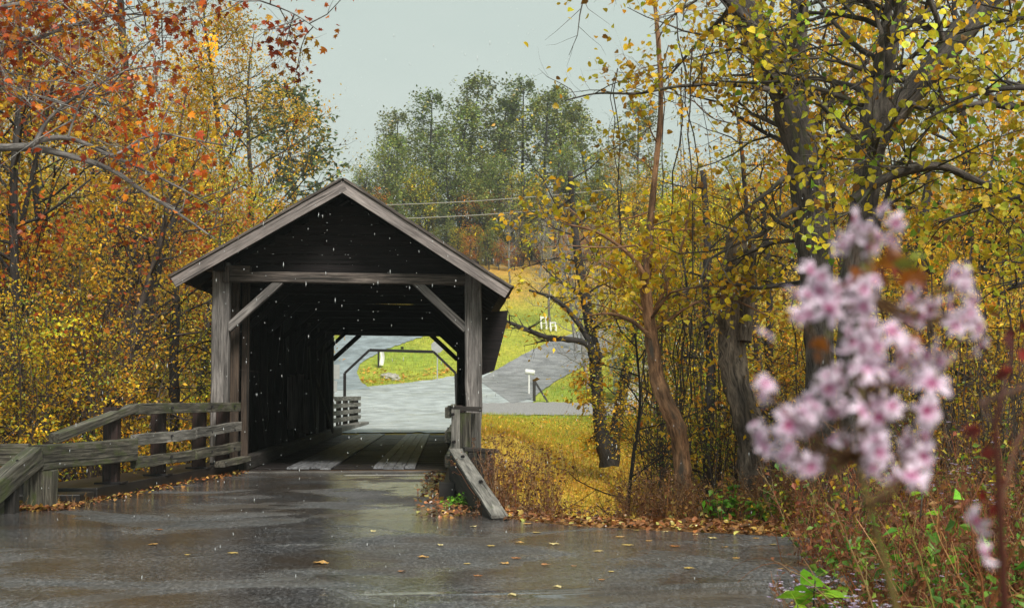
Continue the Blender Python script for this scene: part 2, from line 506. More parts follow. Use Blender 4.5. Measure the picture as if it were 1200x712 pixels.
cam = bpy.data.cameras.new('camera'); co = bpy.data.objects.new('camera', cam); COL.objects.link(co)
cam.sensor_width = 36; cam.lens = F / 1200 * 36
cam.clip_start = .05; cam.clip_end = 3000
M = Matrix((rt, up, -fw)).transposed().to_4x4(); M.translation = CAM
co.matrix_world = M
cam.dof.use_dof = True; cam.dof.focus_distance = 24; cam.dof.aperture_fstop = 6.3
S.camera = co

# ------------------------------------------------------------------ ground
def axis(parts):
    out = []
    for a, b, st in parts:
        out += list(np.arange(a, b, st))
    return np.array(out + [parts[-1][1]])

gx = axis([(-400, -60, 20), (-60, -14, 1.5), (-14, 14, .3), (14, 60, 1.5), (60, 400, 20)])
gy = axis([(-40, 4, 2), (4, 62, .35), (62, 190, 1.1), (190, 700, 15)])
GX, GY = np.meshgrid(gx, gy)
GZ = terr(GX, GY)
def vnoise(x, y, s, seed):
    r = np.random.default_rng(seed); o = 0
    for k in range(6):
        a = r.uniform(0, 2 * PI); f = s * (1.6 ** k); p = r.uniform(0, 6, 2)
        o = o + np.sin((x * math.cos(a) + y * math.sin(a)) * f + p[0] + 1.3 * np.sin((y * math.cos(a) - x * math.sin(a)) * f * .7 + p[1])) / 1.35 ** k
    return o / 3
n1 = vnoise(GX, GY, .12, 1); n2 = vnoise(GX, GY, .35, 2)
green = np.array([.24, .33, .03]); yel = np.array([.55, .46, .04]); org = np.array([.55, .29, .05]); brn = np.array([.10, .055, .025])
lit = np.array([.24, .115, .03]); drk = np.array([.05, .035, .018])
def mix(a, b, t): return a * (1 - t[..., None]) + b * t[..., None]
C = np.zeros(GX.shape + (3,)) + green
C = mix(C, np.broadcast_to(yel, C.shape), np.clip(.40 + .45 * n1 + .2 * n2, 0, 1))
o_ = sstep(124, 150, GY + 6 * n1) * (1 - sstep(200, 230, GY))
C = mix(C, np.broadcast_to(org, C.shape), np.clip(o_ * (.8 + .3 * n2), 0, 1))
f_ = (1 - sstep(46, 60, GY + 4 * n2)) * sstep(30, 40, GY)                # golden leaf cover nearer the creek
C = mix(C, np.broadcast_to(np.array([.66, .38, .045]), C.shape), np.clip(f_ * (.80 + .3 * n2), 0, .95))
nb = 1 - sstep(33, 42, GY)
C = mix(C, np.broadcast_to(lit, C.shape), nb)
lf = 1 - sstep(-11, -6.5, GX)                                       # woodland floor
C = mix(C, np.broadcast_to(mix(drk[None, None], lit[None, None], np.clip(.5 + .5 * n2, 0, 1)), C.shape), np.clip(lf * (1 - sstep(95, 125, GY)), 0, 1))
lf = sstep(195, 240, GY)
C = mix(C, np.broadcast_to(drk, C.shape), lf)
m, nt, N, L = new_mat('ground_cover')
a_ = N.new('ShaderNodeAttribute'); a_.attribute_name = 'col'
tcg = N.new('ShaderNodeTexCoord')
n_a = noise(N, L, tcg.outputs['Object'], 1.7, 9, .78)
r_a = ramp(N, [(.30, .35), (.5, .95), (.72, 1.6)]); L.new(n_a.outputs['Fac'], r_a.inputs[0])
c_ = mixc(N, L, 1, a_.outputs['Color'], r_a.outputs[0], 'MULTIPLY')
vo = N.new('ShaderNodeTexVoronoi'); vo.inputs['Scale'].default_value = 5.5; L.new(tcg.outputs['Object'], vo.inputs['Vector'])
r_v = ramp(N, [(.0, 1), (.22, 1), (.26, 0)]); L.new(vo.outputs['Distance'], r_v.inputs[0])
n_p = noise(N, L, tcg.outputs['Object'], .23, 6, .7); r_p = ramp(N, [(.45, 0), (.6, .75)]); L.new(n_p.outputs['Fac'], r_p.inputs[0])
ml = N.new('ShaderNodeMath'); ml.operation = 'MULTIPLY'; L.new(r_v.outputs[0], ml.inputs[0]); L.new(r_p.outputs[0], ml.inputs[1])
c_ = mixc(N, L, ml.outputs[0], c_, (.50, .24, .04))
b = N.new('ShaderNodeBsdfPrincipled'); o = N.new('ShaderNodeOutputMaterial')
L.new(c_, b.inputs['Base Color']); b.inputs['Roughness'].default_value = .85
bp = N.new('ShaderNodeBump'); bp.inputs['Strength'].default_value = 1; bp.inputs['Distance'].default_value = .05
L.new(n_a.outputs['Fac'], bp.inputs['Height']); L.new(bp.outputs[0], b.inputs['Normal']); L.new(b.outputs[0], o.inputs[0])
M_GROUND = m
g = MB()
ny, nx = GX.shape
idx = np.arange(ny * nx).reshape(ny, nx)
fc = np.stack([idx[:-1, :-1], idx[:-1, 1:], idx[1:, 1:], idx[1:, :-1]], -1).reshape(-1, 4)
gz = GZ.copy()
inroad = (GX > -5.7) & (GX < .3) & (GY < 26.4)
gz = gz - .03 * inroad
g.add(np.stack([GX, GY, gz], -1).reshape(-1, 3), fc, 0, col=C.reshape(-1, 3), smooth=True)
tag(g.build('ground', M_GROUND, use_col=True), kind='structure')

w = MB(); w.add([(-120, 27, -3.15), (120, 27, -3.15), (120, 41, -3.15), (-120, 41, -3.15)], [(0, 1, 2, 3)])
M_WATER = plain('creek_water', (.03, .035, .02), .06, bump=.3)
tag(w.build('creek_water', M_WATER), kind='structure')

M_ASPH = asphalt('wet_asphalt', (.012, .012, .013), (.165, .16, .165), .40, .50, r_wet=.05, r_dry=.55, tint=(.07, .05, .034), bd=.011, bs=.08)
M_ASPF = asphalt('far_wet_road_painted_sheen', (.26, .28, .29), (.46, .50, .51), .45, .65, r_wet=.30, r_dry=.5, scale=.5, crack=0, grain=.15)  # whitish base colour paints in the sky reflected off the wet surface
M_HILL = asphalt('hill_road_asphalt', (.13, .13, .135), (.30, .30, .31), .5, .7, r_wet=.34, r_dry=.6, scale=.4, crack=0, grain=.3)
M_GRAV = plain('grey_gravel', (.26, .25, .25), .85, var=.5, scale=14, bump=1)


def sheet_rows(name, rows, dz, mat, nx=40, step=.3):
    ys = [r[0] for r in rows]
    yy = np.arange(ys[0], ys[-1] + 1e-6, step)
    xl = np.interp(yy, ys, [r[1] for r in rows]); xr = np.interp(yy, ys, [r[2] for r in rows])
    xl = xl + .05 * np.sin(yy * 3.1) + .04 * np.sin(yy * 7.7); xr = xr + .05 * np.sin(yy * 2.7 + 1) + .04 * np.sin(yy * 8.3)
    t = np.linspace(0, 1, nx)
    X = xl[:, None] * (1 - t) + xr[:, None] * t; Y = np.broadcast_to(yy[:, None], X.shape)
    Z = terr(X, Y) + dz
    i = np.arange(X.size).reshape(X.shape)
    f = np.stack([i[:-1, :-1], i[:-1, 1:], i[1:, 1:], i[1:, :-1]], -1).reshape(-1, 4)
    mb = MB(); mb.add(np.stack([X, Y, Z], -1).reshape(-1, 3), f, smooth=True)
    return tag(mb.build(name, mat), kind='structure')


def sheet_px(name, e1, e2, dz, mat, n=40, m=14, y0=45):
    def res(e):
        e = np.array(e, float); s = np.linspace(0, len(e) - 1, n)
        return np.stack([np.interp(s, range(len(e)), e[:, k]) for k in (0, 1)], -1)
    a, b = res(e1), res(e2)
    a[:, 1] += RNG.normal(0, .35, n); b[:, 1] += RNG.normal(0, .35, n)
    V = []
    for j in range(m):
        t = j / (m - 1)
        for i in range(n):
            q = a[i] * (1 - t) + b[i] * t
            p = ground(q[0], q[1], y0)
            V.append((p.x, p.y, p.z + dz))
    i = np.arange(n * m).reshape(m, n)
    f = np.stack([i[:-1, :-1], i[:-1, 1:], i[1:, 1:], i[1:, :-1]], -1).reshape(-1, 4)
    mb = MB(); mb.add(V, f, smooth=True)
    return tag(mb.build(name, mat), kind='structure')


# near road and junction
sheet_rows('road', [(-6, -9, 2.6), (8.5, -9, 2.6), (10.3, -9, 3.4), (10.9, -8.5, 14), (13.2, -7.5, 14), (13.9, -7.2, 4.2), (15.4, -6.3, 1.7), (16.2, -6.0, .85),
                    (17.2, -5.8, .5), (19, -5.4, .15), (21, -4.7, .12), (26.45, -4.0, .35)], .006, M_ASPH, nx=60, step=.25)
mb = MB(); bx = [(-1.9, 25.15), (-.1, 25.2), (-.05, 25.5), (-1.85, 25.42)]
mb.add([(x, y, .011) for x, y in bx], [(0, 1, 2, 3)])
tag(mb.build('road_patch', M_CREAM), kind='structure')
mb = MB(); beam(mb, (-4.2, 26.36, .0), (.35, 26.36, .0), .16, .05, seg=12, wob=.05)
tag(mb.build('road_joint', M_CREAM if False else M_CONC), kind='structure')
# beyond the bridge
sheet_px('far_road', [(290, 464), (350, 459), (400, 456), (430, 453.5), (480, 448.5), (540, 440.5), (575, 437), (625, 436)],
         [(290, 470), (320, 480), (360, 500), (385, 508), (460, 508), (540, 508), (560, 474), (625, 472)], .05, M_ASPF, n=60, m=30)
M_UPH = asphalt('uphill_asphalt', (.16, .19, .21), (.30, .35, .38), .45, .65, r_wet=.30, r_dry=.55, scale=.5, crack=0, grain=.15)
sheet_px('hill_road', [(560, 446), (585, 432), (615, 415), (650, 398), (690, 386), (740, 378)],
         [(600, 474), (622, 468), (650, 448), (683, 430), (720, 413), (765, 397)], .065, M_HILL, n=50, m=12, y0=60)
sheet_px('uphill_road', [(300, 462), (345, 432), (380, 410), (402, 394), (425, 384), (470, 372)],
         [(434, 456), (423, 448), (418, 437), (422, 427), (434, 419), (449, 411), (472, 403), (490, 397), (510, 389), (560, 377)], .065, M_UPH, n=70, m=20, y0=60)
sheet_px('gravel_drive', [(563, 473), (640, 472), (760, 474), (960, 476)],
         [(552, 487), (640, 487), (760, 488), (960, 490)], .058, M_GRAV, n=60, m=10, y0=60)

# ------------------------------------------------------------------ covered bridge
BR = empty('covered_bridge', (CX, YF, 0), 'dark weathered wooden covered bridge with gabled roof and pale barge boards over the creek', 'covered bridge')
bpy.context.view_layer.update()
BINV = Matrix.Translation((-CX, -YF, 0))


def part(mb, name, mat, parent=None, label=None):
    """Link a mesh written in world coordinates under the thing whose Empty stands at its location."""
    p = parent or BR
    root = p if p.type == 'EMPTY' else p.parent
    o = mb.build(name, mat, p)
    if p.type == 'EMPTY':
        o.data.transform(Matrix.Translation(-Vector(p.location)))
    else:
        o.data.transform(Matrix.Translation(-Vector(root.location)))
    if label: o['label'] = label
    return o


def bpart(name, mat, A, B, w, h, parent=None, label=None, **k):
    mb = MB(); beam(mb, A, B, w, h, **k)
    return part(mb, name, mat, parent, label)


YO = 25.75                      # front edge of the roof
AP = at(402, 212, YO); EL = at(202, 325, YO); ER = at(597, 338, YO)
YE = YB + .7
zL = at(258, 330, YF).z
TIE_L = at(258, 324, YF); TIE_R = at(554, 328, YF)
TZ = (TIE_L.z + TIE_R.z) / 2
# portal posts
p0 = at(248, 470, YF); p1 = at(268, 470, YF)
q0 = at(545, 470, YF); q1 = at(564, 470, YF)
PLx, PRx = (p0.x + p1.x) / 2, (q0.x + q1.x) / 2
pw = p1.x - p0.x
for yy in (YF, YB):
    dz = 0
    bpart('portal_post', M_POST, (PLx, yy, -.1), (PLx, yy, TZ + .28), pw, .30, upv=(0, 1, 0), seg=9, wob=.02)
    bpart('portal_post', M_POST, (PRx, yy, -.1), (PRx, yy, TZ + .22), pw, .30, upv=(0, 1, 0), seg=9, wob=.02)
    bpart('tie_beam', M_TIE, (PLx + .1, yy - .02, TZ + .02), (PRx - .1, yy - .02, TZ - .03), .24, .20, seg=10)
    for s, px_ in ((1, PLx), (-1, PRx)):
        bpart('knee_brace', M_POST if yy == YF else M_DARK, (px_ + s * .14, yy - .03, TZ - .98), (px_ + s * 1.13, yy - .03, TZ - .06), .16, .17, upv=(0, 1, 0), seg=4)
# small block on the left post
bpart('post_cap', M_TIE, (PLx - .3, YF - .02, TZ + .18), (PLx + .55, YF - .02, TZ + .16), .26, .12)
bpart('hanging_block', M_TIE, at(265, 312, YF - .2), at(265, 331, YF - .2), .12, .1, upv=(0, 1, 0))
# inner frames
for yy in np.arange(YF + 3.0, YB - .5, 3.0):
    for s, px_ in ((1, PLx), (-1, PRx)):
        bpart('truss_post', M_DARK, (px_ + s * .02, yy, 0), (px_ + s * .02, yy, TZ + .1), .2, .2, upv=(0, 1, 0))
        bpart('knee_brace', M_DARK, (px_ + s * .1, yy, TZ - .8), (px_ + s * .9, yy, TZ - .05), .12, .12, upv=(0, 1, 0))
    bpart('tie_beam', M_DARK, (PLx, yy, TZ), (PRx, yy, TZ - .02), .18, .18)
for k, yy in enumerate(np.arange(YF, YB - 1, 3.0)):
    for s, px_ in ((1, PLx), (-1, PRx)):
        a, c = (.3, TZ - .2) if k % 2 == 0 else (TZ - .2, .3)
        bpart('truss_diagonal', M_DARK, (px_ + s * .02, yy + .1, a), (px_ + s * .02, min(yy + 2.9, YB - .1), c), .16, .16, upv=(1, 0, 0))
bpart('truss_post', M_BRN, (PLx + .20, YF + .45, 0), (PLx + .20, YF + .45, TZ), .16, .12, upv=(0, 1, 0), label='brown board beside the portal post')
bpart('truss_post', M_BRN, (PLx + .34, YF + .9, 0), (PLx + .34, YF + .9, TZ), .14, .1, upv=(0, 1, 0), label='brown board beside the portal post')
# side walls of vertical boards
for s, px_ in ((-1, PLx), (1, PRx)):
    mb = MB(); yy = YF + .16
    eave = EL if s < 0 else ER
    while yy < YB - .15:
        w_ = RNG.uniform(.20, .27)
        gapw = False
        zt = AP.z - (abs(px_ + s * .14 - AP.x)) / abs(eave.x - AP.x) * (AP.z - eave.z) - .18
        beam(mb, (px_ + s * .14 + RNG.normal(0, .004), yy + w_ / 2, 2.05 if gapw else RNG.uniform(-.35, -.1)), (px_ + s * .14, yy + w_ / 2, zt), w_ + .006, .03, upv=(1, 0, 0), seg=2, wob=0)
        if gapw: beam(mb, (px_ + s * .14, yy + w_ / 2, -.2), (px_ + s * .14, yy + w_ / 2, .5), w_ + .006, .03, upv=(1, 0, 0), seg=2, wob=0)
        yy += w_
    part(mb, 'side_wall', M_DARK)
# boards nailed inside the left wall; pale wood stands for light on them
for k, (ya, wd, z0, z1) in enumerate([(36.9, .25, .75, 1.95), (37.8, .55, .55, 2.0), (39.2, .45, .62, 2.05), (40.4, .6, .35, 1.9)]):
    pv = MB(); beam(pv, (PLx + .16, ya - wd / 2, z0), (PLx + .16, ya - wd / 2, z1), wd, .04, upv=(1, -.45, 0), seg=3); part(pv, 'patch_board', M_FASC)
bpart('leaning_board', M_DARK, (PLx + .3, 41.8, 2.1), (PLx + .65, 44.5, .3), .18, .05, upv=(1, 0, 0))
# deck
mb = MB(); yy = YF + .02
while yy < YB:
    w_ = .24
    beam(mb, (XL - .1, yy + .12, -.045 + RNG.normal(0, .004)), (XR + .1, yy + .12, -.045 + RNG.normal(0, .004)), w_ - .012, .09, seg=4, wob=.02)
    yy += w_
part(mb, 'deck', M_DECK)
for (xa, xb) in ((-3.2, -2.3), (-1.5, -.65)):
    mb = MB(); n_ = 4; wd = (xb - xa) / n_
    for k in range(n_):
        y_ = YF + .7 + RNG.uniform(0, .5)
        while y_ < YB - .1:
            L_ = min(RNG.uniform(3, 4.5), YB - .1 - y_)
            beam(mb, (xa + wd * (k + .5), y_, .022), (xa + wd * (k + .5), y_ + L_ - .015, .022 + RNG.normal(0, .002)), wd - .012, .04, seg=3)
            y_ += L_
    part(mb, 'runner', M_RUN)
for s, x_ in ((1, XL + .42), (-1, XR - .38)):
    bpart('wheel_guard', M_RDARK, (x_, YF - .1, .14), (x_, YB, .14), .24, .26, seg=14)
# floor girders and abutments
for x_ in (XL + .1, (XL + XR) / 2, XR - .1):
    bpart('girder', M_DARK, (x_, YF + .1, -.35), (x_, YB - .1, -.35), .3, .5)
for y0_, y1_ in ((26.5, 28.2), (49.0, 50.6)):
    mb = MB(); box(mb, (XL - .9, y0_, -4.2), (XR + .8, y1_, -.62)); part(mb, 'abutment', M_CONC)
mb = MB(); box(mb, (XL - .9, 26.42, -.62), (XR + .4, 26.52, -.10)); part(mb, 'abutment', M_CONC)

# roof
def roof_slope(E, s):
    """stepped courses of old shingles from eave to ridge"""
    mb = MB()
    d = Vector((AP.x - E.x, 0, AP.z - E.z)); Ls = d.length; X = d / Ls; Nn = Vector((-X.z, 0, X.x))
    if Nn.z < 0: Nn = -Nn
    nc = 17
    for k in range(nc):
        a = -.06 + k * (Ls + .06) / nc; b = min(a + (Ls + .06) / nc * 1.5, Ls + .03)
        y_ = YO - .05
        while y_ < YE:
            w_ = min(RNG.uniform(.9, 1.4), YE - y_ + .01)
            o1 = RNG.normal(0, .006)
            A = E + X * (a + o1) + Nn * (.060 + RNG.normal(0, .003)); B = E + X * b + Nn * .035
            A = Vector((A.x, y_ + w_ / 2, A.z)); B = Vector((B.x, y_ + w_ / 2, B.z))
            beam(mb, A, B, w_ - .004, .028, upv=tuple(Nn), seg=1, wob=0, ch=.1)
            y_ += w_
    # sheathing under the shingles
    A = E; B = AP
    for yy in np.arange(YO, YE, .6):
        y2 = min(yy + .598, YE)
        beam(mb, (A.x, (yy + y2) / 2, A.z), (B.x, (yy + y2) / 2, B.z), y2 - yy, .05, upv=tuple(Nn), seg=1, wob=0)
    return part(mb, 'roof', M_ROOFW)

RL = roof_slope(EL, -1); RR = roof_slope(ER, 1)
for E, s in ((EL, -1), (ER, 1)):
    d = (AP - E); X = Vector((d.x, 0, d.z)).normalized(); Nn = Vector((-X.z, 0, X.x)); Nn = Nn if Nn.z > 0 else -Nn
    for yy in (YO - .05, YE + .04):
        A = E + X * -.02 - Nn * .10; B = AP + X * -.02 - Nn * .10
        A = Vector((A.x, yy, A.z)); B = Vector((B.x, yy, B.z))
        # two lapped lengths, the outer board thinner
        bpart('barge_board', M_FASC, A, B, .045, .20, seg=16, wob=.012)
        A2 = A + Nn * .135 - Vector((0, .03, 0)); B2 = B + Nn * .135 - Vector((0, .03, 0))
        bpart('barge_trim', M_TIE, A2, B2, .05, .050, seg=16, wob=.02)
    for yy in np.arange(YF + .5, YE - .3, 1.2):
        A = E + X * .1 - Nn * .09; B = AP - X * .06 - Nn * .09
        bpart('rafter', M_DARK, (A.x, yy, A.z), (B.x, yy, B.z), .07, .13)
    bpart('wall_plate', M_DARK, (PLx if s < 0 else PRx, YF - .4, TZ + .2), (PLx if s < 0 else PRx, YE - .3, TZ + .2), .2, .2)
# gable boards over both portals
def zroof(x):
    E = EL if x < AP.x else ER
    return AP.z - abs(x - AP.x) / abs(E.x - AP.x) * (AP.z - E.z) - .12
for yy in (YF + .16, YB - .16):
    mb = MB(); z = TZ + .1
    while z < AP.z - .3:
        h_ = .19
        zz = z + h_
        xl = EL.x + (zz + .12 - EL.z) / (AP.z - EL.z) * (AP.x - EL.x); xr = ER.x - (zz + .12 - ER.z) / (AP.z - ER.z) * (ER.x - AP.x)
        xl = max(xl, PLx - .1); xr = min(xr, PRx + .1)
        if xr - xl > .15:
            beam(mb, (xl, yy + RNG.normal(0, .006), z + h_ / 2), (xr, yy, z + h_ / 2), .03, h_ - .01, seg=6)
        z += h_
    part(mb, 'gable_boards', M_DARK)
# lower rail of dark boards hanging above the far opening
zfar = at(460, 391, YB).z
mb = MB(); z = zfar
while z < TZ + .35:
    beam(mb, (PLx, YB - .1, z + .09), (PRx, YB - .1, z + .09), .03, .17, seg=4); z += .18
part(mb, 'portal_boards', M_DARK)
# outrigger on the creek side
mb = MB()
ox = PRx + .25
prof = [(0, 3.25), (.56, 3.3), (.52, 3.0), (.42, 2.6), (.34, 2.3), (.26, 2.0), (0, 1.9)]
v = [(ox + x, 29.5, z) for x, z in prof] + [(ox + x, 30.1, z) for x, z in prof]
n_ = len(prof)
mb.add(v, [tuple(range(n_)), tuple(range(2 * n_ - 1, n_ - 1, -1))] , 0)
b0 = mb.n - len(v)
mb.order.append((np.array([[b0 + i, b0 + (i + 1) % n_, b0 + n_ + (i + 1) % n_, b0 + n_ + i] for i in range(n_)]), 0, False))
part(mb, 'outrigger', M_DARK)

# ------------------------------------------------------------------ guard rails
def thing_at(name, loc, label, cat, group=None):
    return empty(name, loc, label, cat, group)

# curb slabs
def slab(name, pts, z0, z1, mat):
    mb = MB(); n = len(pts)
    v = [(x, y, z0) for x, y in pts] + [(x, y, z1) for x, y in pts]
    mb.add(v, [tuple(range(n - 1, -1, -1)), tuple(range(n, 2 * n))], 0)
    b0 = mb.n - 2 * n
    mb.order.append((np.array([[b0 + i, b0 + (i + 1) % n, b0 + n + (i + 1) % n, b0 + n + i] for i in range(n)]), 0, False))
    o = mb.build(name, mat)
    md = o.modifiers.new('bevel', 'BEVEL'); md.width = .015; md.segments = 2
    return tag(o, kind='structure')
slab('kerb', [(-4.9, 19.5), (-4.0, 26.4), (-4.9, 26.4), (-6.0, 19.6)], -.4, .185, M_CONCD)
slab('kerb', [(-6.3, 18.7), (-4.98, 18.9), (-4.93, 19.45), (-6.3, 19.45)], -.4, .14, M_CONCD)
slab('kerb', [(-.08, 19.9), (.55, 19.9), (.75, 26.4), (.0, 26.4)], -.4, .13, M_CONCD)
slab('kerb', [(-4.55, 50.8), (-4.05, 50.8), (-3.55, 62), (-4.1, 62)], -.4, .24, M_CONC)
bpy.context.view_layer.update()

def rx(y): return -4.9 + .132 * (y - 19.7)
GL = thing_at('guard_rail', (-4.8, 21, 0), 'mossy timber guard rail stepping down beside the road in front of the golden woods', 'guard rail')
for i, y in enumerate((20.5, 22.5, 24.6, 26.0)):
    bpart('post', M_RPOST, (rx(y) - .16, y, .19), (rx(y) - .16, y, 1.30), .22, .22, GL, upv=(0, 1, 0), seg=4, label='red-brown square post')
    mb = MB(); beam(mb, (rx(y) - .16, y - .2, .20), (rx(y) - .16, y + .2, .20), .40, .025); part(mb, 'base_plate', M_STEEL, GL)
bpart('top_rail', M_RAIL, (rx(20.86), 20.86, 1.27), (rx(26.4), 26.4, 1.25), .12, .17, GL, seg=12, wob=.015)
bpart('middle_rail', M_RAILG, (rx(20.9) + .01, 20.9, .80), (rx(24.0) + .01, 24.0, .81), .09, .17, GL, seg=8, wob=.05)
bpart('middle_rail', M_RAILG, (rx(23.7) + .05, 23.7, .83), (rx(26.4) + .04, 26.4, .88), .08, .17, GL, seg=8, wob=.06)
bpart('lower_rail', M_RAIL, (rx(20.9) + .01, 20.9, .46), (rx(24.0) + .01, 24.0, .45), .09, .17, GL, seg=8, wob=.05)
bpart('lower_rail', M_RAIL, (rx(23.7) + .05, 23.7, .46), (rx(26.4) + .04, 26.4, .50), .08, .17, GL, seg=8, wob=.06)
bpart('foot_rail', M_RAIL, (rx(24.9) + .12, 24.9, .23), (rx(26.5) + .14, 26.5, .26), .2, .10, GL, seg=4, wob=.05)
bpart('sloping_rail', M_RAIL, (-5.30, 18.75, .90), (rx(20.9), 20.95, 1.29), .16, .12, GL, seg=6, wob=.012)
bpart('thick_beam', M_RAIL, (-5.35, 18.15, .665), (-4.74, 20.85, .665), .20, .33, GL, seg=8, wob=.02)
bpart('end_post', M_RAIL, (-5.33, 18.3, -.1), (-5.33, 18.3, .5), .36, .34, GL, upv=(0, 1, 0), seg=3, label='green mossy end post')
bpart('end_beam', M_RAIL, (-5.80, 16.1, -.10), (-5.36, 18.10, .69), .22, .27, GL, seg=8, wob=.02)
bpart('end_board', M_RAIL, (-5.86, 16.3, -.32), (-5.52, 17.7, .18), .10, .24, GL, seg=4)
bpart('post', M_RDARK, (-5.50, 17.55, -.1), (-5.50, 17.55, .34), .2, .2, GL, upv=(0, 1, 0))
# a second rail end behind it
G2 = thing_at('guard_board', (-7, 18.9, 0), 'low mossy board fence stub behind the sloping end of the guard rail', 'guard rail')
bpart('rail', M_RAIL, (-9.5, 19.3, .66), (-5.62, 18.75, .68), .1, .30, G2)
for x in (-9, -7.3, -5.8):
    bpart('post', M_RDARK, (x, 19.1, tz(x, 19.1) - .2), (x, 19.1, .7), .16, .16, G2, upv=(0, 1, 0))

GR = thing_at('guard_rail', (.1, 22, 0), 'grey timber guard rail whose slanted plank reaches down to the asphalt by the meadow', 'guard rail')
for z in (1.22, .86, .50):
    bpart('rail', M_RAIL, (.00, 20.35, z), (.12, 26.4, z), .09, .16, GR, seg=8, wob=.03)
for y in (22.3, 24.6, 26.1):
    bpart('post', M_RPOST, (.17, y, .1), (.17, y, 1.28), .2, .2, GR, upv=(0, 1, 0))
def gx_(px, y): return at(px, 480, y).x
bpart('face_plank', M_RAILG, (gx_(534, 20.1), 20.1, .70), (gx_(534, 20.1), 20.1, 1.27), .125, .05, GR, upv=(0, 1, 0), seg=3, label='pale grey upright plank')
bpart('mossy_post', M_RAIL, (gx_(545, 20.4), 20.4, -.1), (gx_(545, 20.4), 20.4, 1.22), .17, .2, GR, upv=(0, 1, 0), seg=4)
bpart('back_post', M_RAILG, (gx_(557.5, 20.7), 20.7, -.1), (gx_(557.5, 20.7), 20.7, 1.21), .14, .12, GR, upv=(0, 1, 0), seg=4)
bpart('cap_beam', M_RDARK, (gx_(527, 20.3), 20.35, 1.285), (gx_(562, 20.3), 20.45, 1.27), .26, .07, GR)
bx0, bx1 = gx_(548, 19.9), gx_(580, 19.9)
for k in range(3):
    xa = bx0 + (bx1 - bx0) * (k + .5) / 3
    bpart('box_board', M_RDARK, (xa, 19.9 + k * .03, -.2), (xa, 19.9 + k * .03, .66 - .01 * k), (bx1 - bx0) / 3 - .01, .3, GR, upv=(0, 1, 0), seg=4)
bpart('box_cap', M_RDARK, (bx0 - .06, 19.95, .70), (bx1 + .04, 20.0, .665), .42, .05, GR)
A = at(534, 528, 20.05); B = at(585.5, 607, 16.35)
mb = MB(); dn = Vector((0, 0, .21))
beam(mb, A - dn, B - dn, .18, .42, seg=8, wob=.01, ch=.05)
part(mb, 'slanted_beam', M_RDARK, GR)
bpart('slanted_plank', M_RAILG, A + Vector((0, 0, .018)), B + Vector((0, -.04, .022)), .205, .035, GR, seg=10, wob=.05)
mb = MB(); box(mb, (-.12, 19.45, -.1), (.1, 19.85, .24)); part(mb, 'stone_foot', M_CONCD, GR)

def bolts(lst, parent, r=.022):
    for (x, y, z) in lst:
        mb = MB(); tube(mb, [(x, y + .01, z), (x + .02, y - .035, z)], r, 7); part(mb, 'bolt', M_STEEL, parent)
bl = []
for z in (.56, .62, .70, .77): bl.append((-4.78, 20.66, z))
for y in (22.5, 24.6, 26.0):
    for z in (.82, .48, 1.27): bl.append((rx(y) + .06, y - .05, z))
for dx, dz in ((0, 0), (.07, .05), (.03, -.07), (.10, -.02)): bl.append((-5.52 + dx, 17.55 + .1, .60 + dz))
bolts(bl, GL)
bolts([(.06, 20.05, 1.2), (.08, 20.05, .8), (.2, 19.3, .62), (.42, 17.9, .36)], GR)
GF = thing_at('guard_rail', (-4.3, 52, 0), 'short pale timber guard rail of stacked boards seen through the far end of the bridge', 'guard rail')
def rf(y): return -4.52 + .050 * (y - 51)
for i, z in enumerate((1.30, 1.02, .74, .46)):
    bpart('rail', M_RAILG, (rf(51), 51, z), (rf(62), 62, z), .1, .17, GF, seg=10, wob=.03)
for y in (51.4, 53.6, 55.8, 58.0, 60.2, 61.8):
    bpart('post', M_RDARK, (rf(y) - .15, y, .1), (rf(y) - .15, y, 1.38), .2, .2, GF, upv=(0, 1, 0))
GG = thing_at('guard_rail', (.2, 52, 0), 'timber guard rail beyond the bridge on the meadow side', 'guard rail')
for z in (1.1, .75, .4):
    bpart('rail', M_RAIL, (.62, 51, z), (.75, 56, z), .1, .17, GG)
for y in (51.3, 53.5, 55.8):
    bpart('post', M_RDARK, (.82, y, -.4), (.82, y, 1.2), .18, .18, GG, upv=(0, 1, 0))

# ------------------------------------------------------------------ small things beyond the bridge
yc = 63.0
CF = thing_at('clearance_frame', (at(403, 460, yc).x, yc, 0), 'dark steel height-limit frame with sloped shoulders standing over the road past the bridge', 'height barrier')
pts = [at(x, y, yc) for x, y in ((404, 480), (404, 437), (433, 410), (508, 412), (534, 437), (536, 470))]
pts[0].z = tz(pts[0].x, yc) - .1; pts[-1].z = tz(pts[-1].x, yc) - .1
for i, nm in enumerate(('leg', 'shoulder', 'crossbar', 'shoulder', 'leg')):
    a, b_ = Vector(pts[i]), Vector(pts[i + 1])
    k = 0 if i % 2 == 0 else .02
    bpart(nm, M_STEEL, a, b_, .13 - k, .13 - k, CF, upv=(0, 1, 0), seg=1, wob=0)
bpart('bracket', M_STEEL, at(470, 407.5, yc - .05), at(473, 407.5, yc - .05), .1, .12, CF)
bpart('foot', M_STEEL, at(400, 466, yc), at(408, 466, yc), .3, .08, CF)

def octagon(mb, c, r, t, n=8, rot=PI / 8):
    v = [(c.x + r * math.cos(rot + 2 * PI * i / n), c.y + dy, c.z + r * math.sin(rot + 2 * PI * i / n)) for dy in (0, t) for i in range(n)]
    mb.add(v, [tuple(range(n)), tuple(range(2 * n - 1, n - 1, -1))], 0)
    b0 = mb.n - 2 * n
    mb.order.append((np.array([[b0 + i, b0 + (i + 1) % n, b0 + n + (i + 1) % n, b0 + n + i] for i in range(n)]), 0, False))

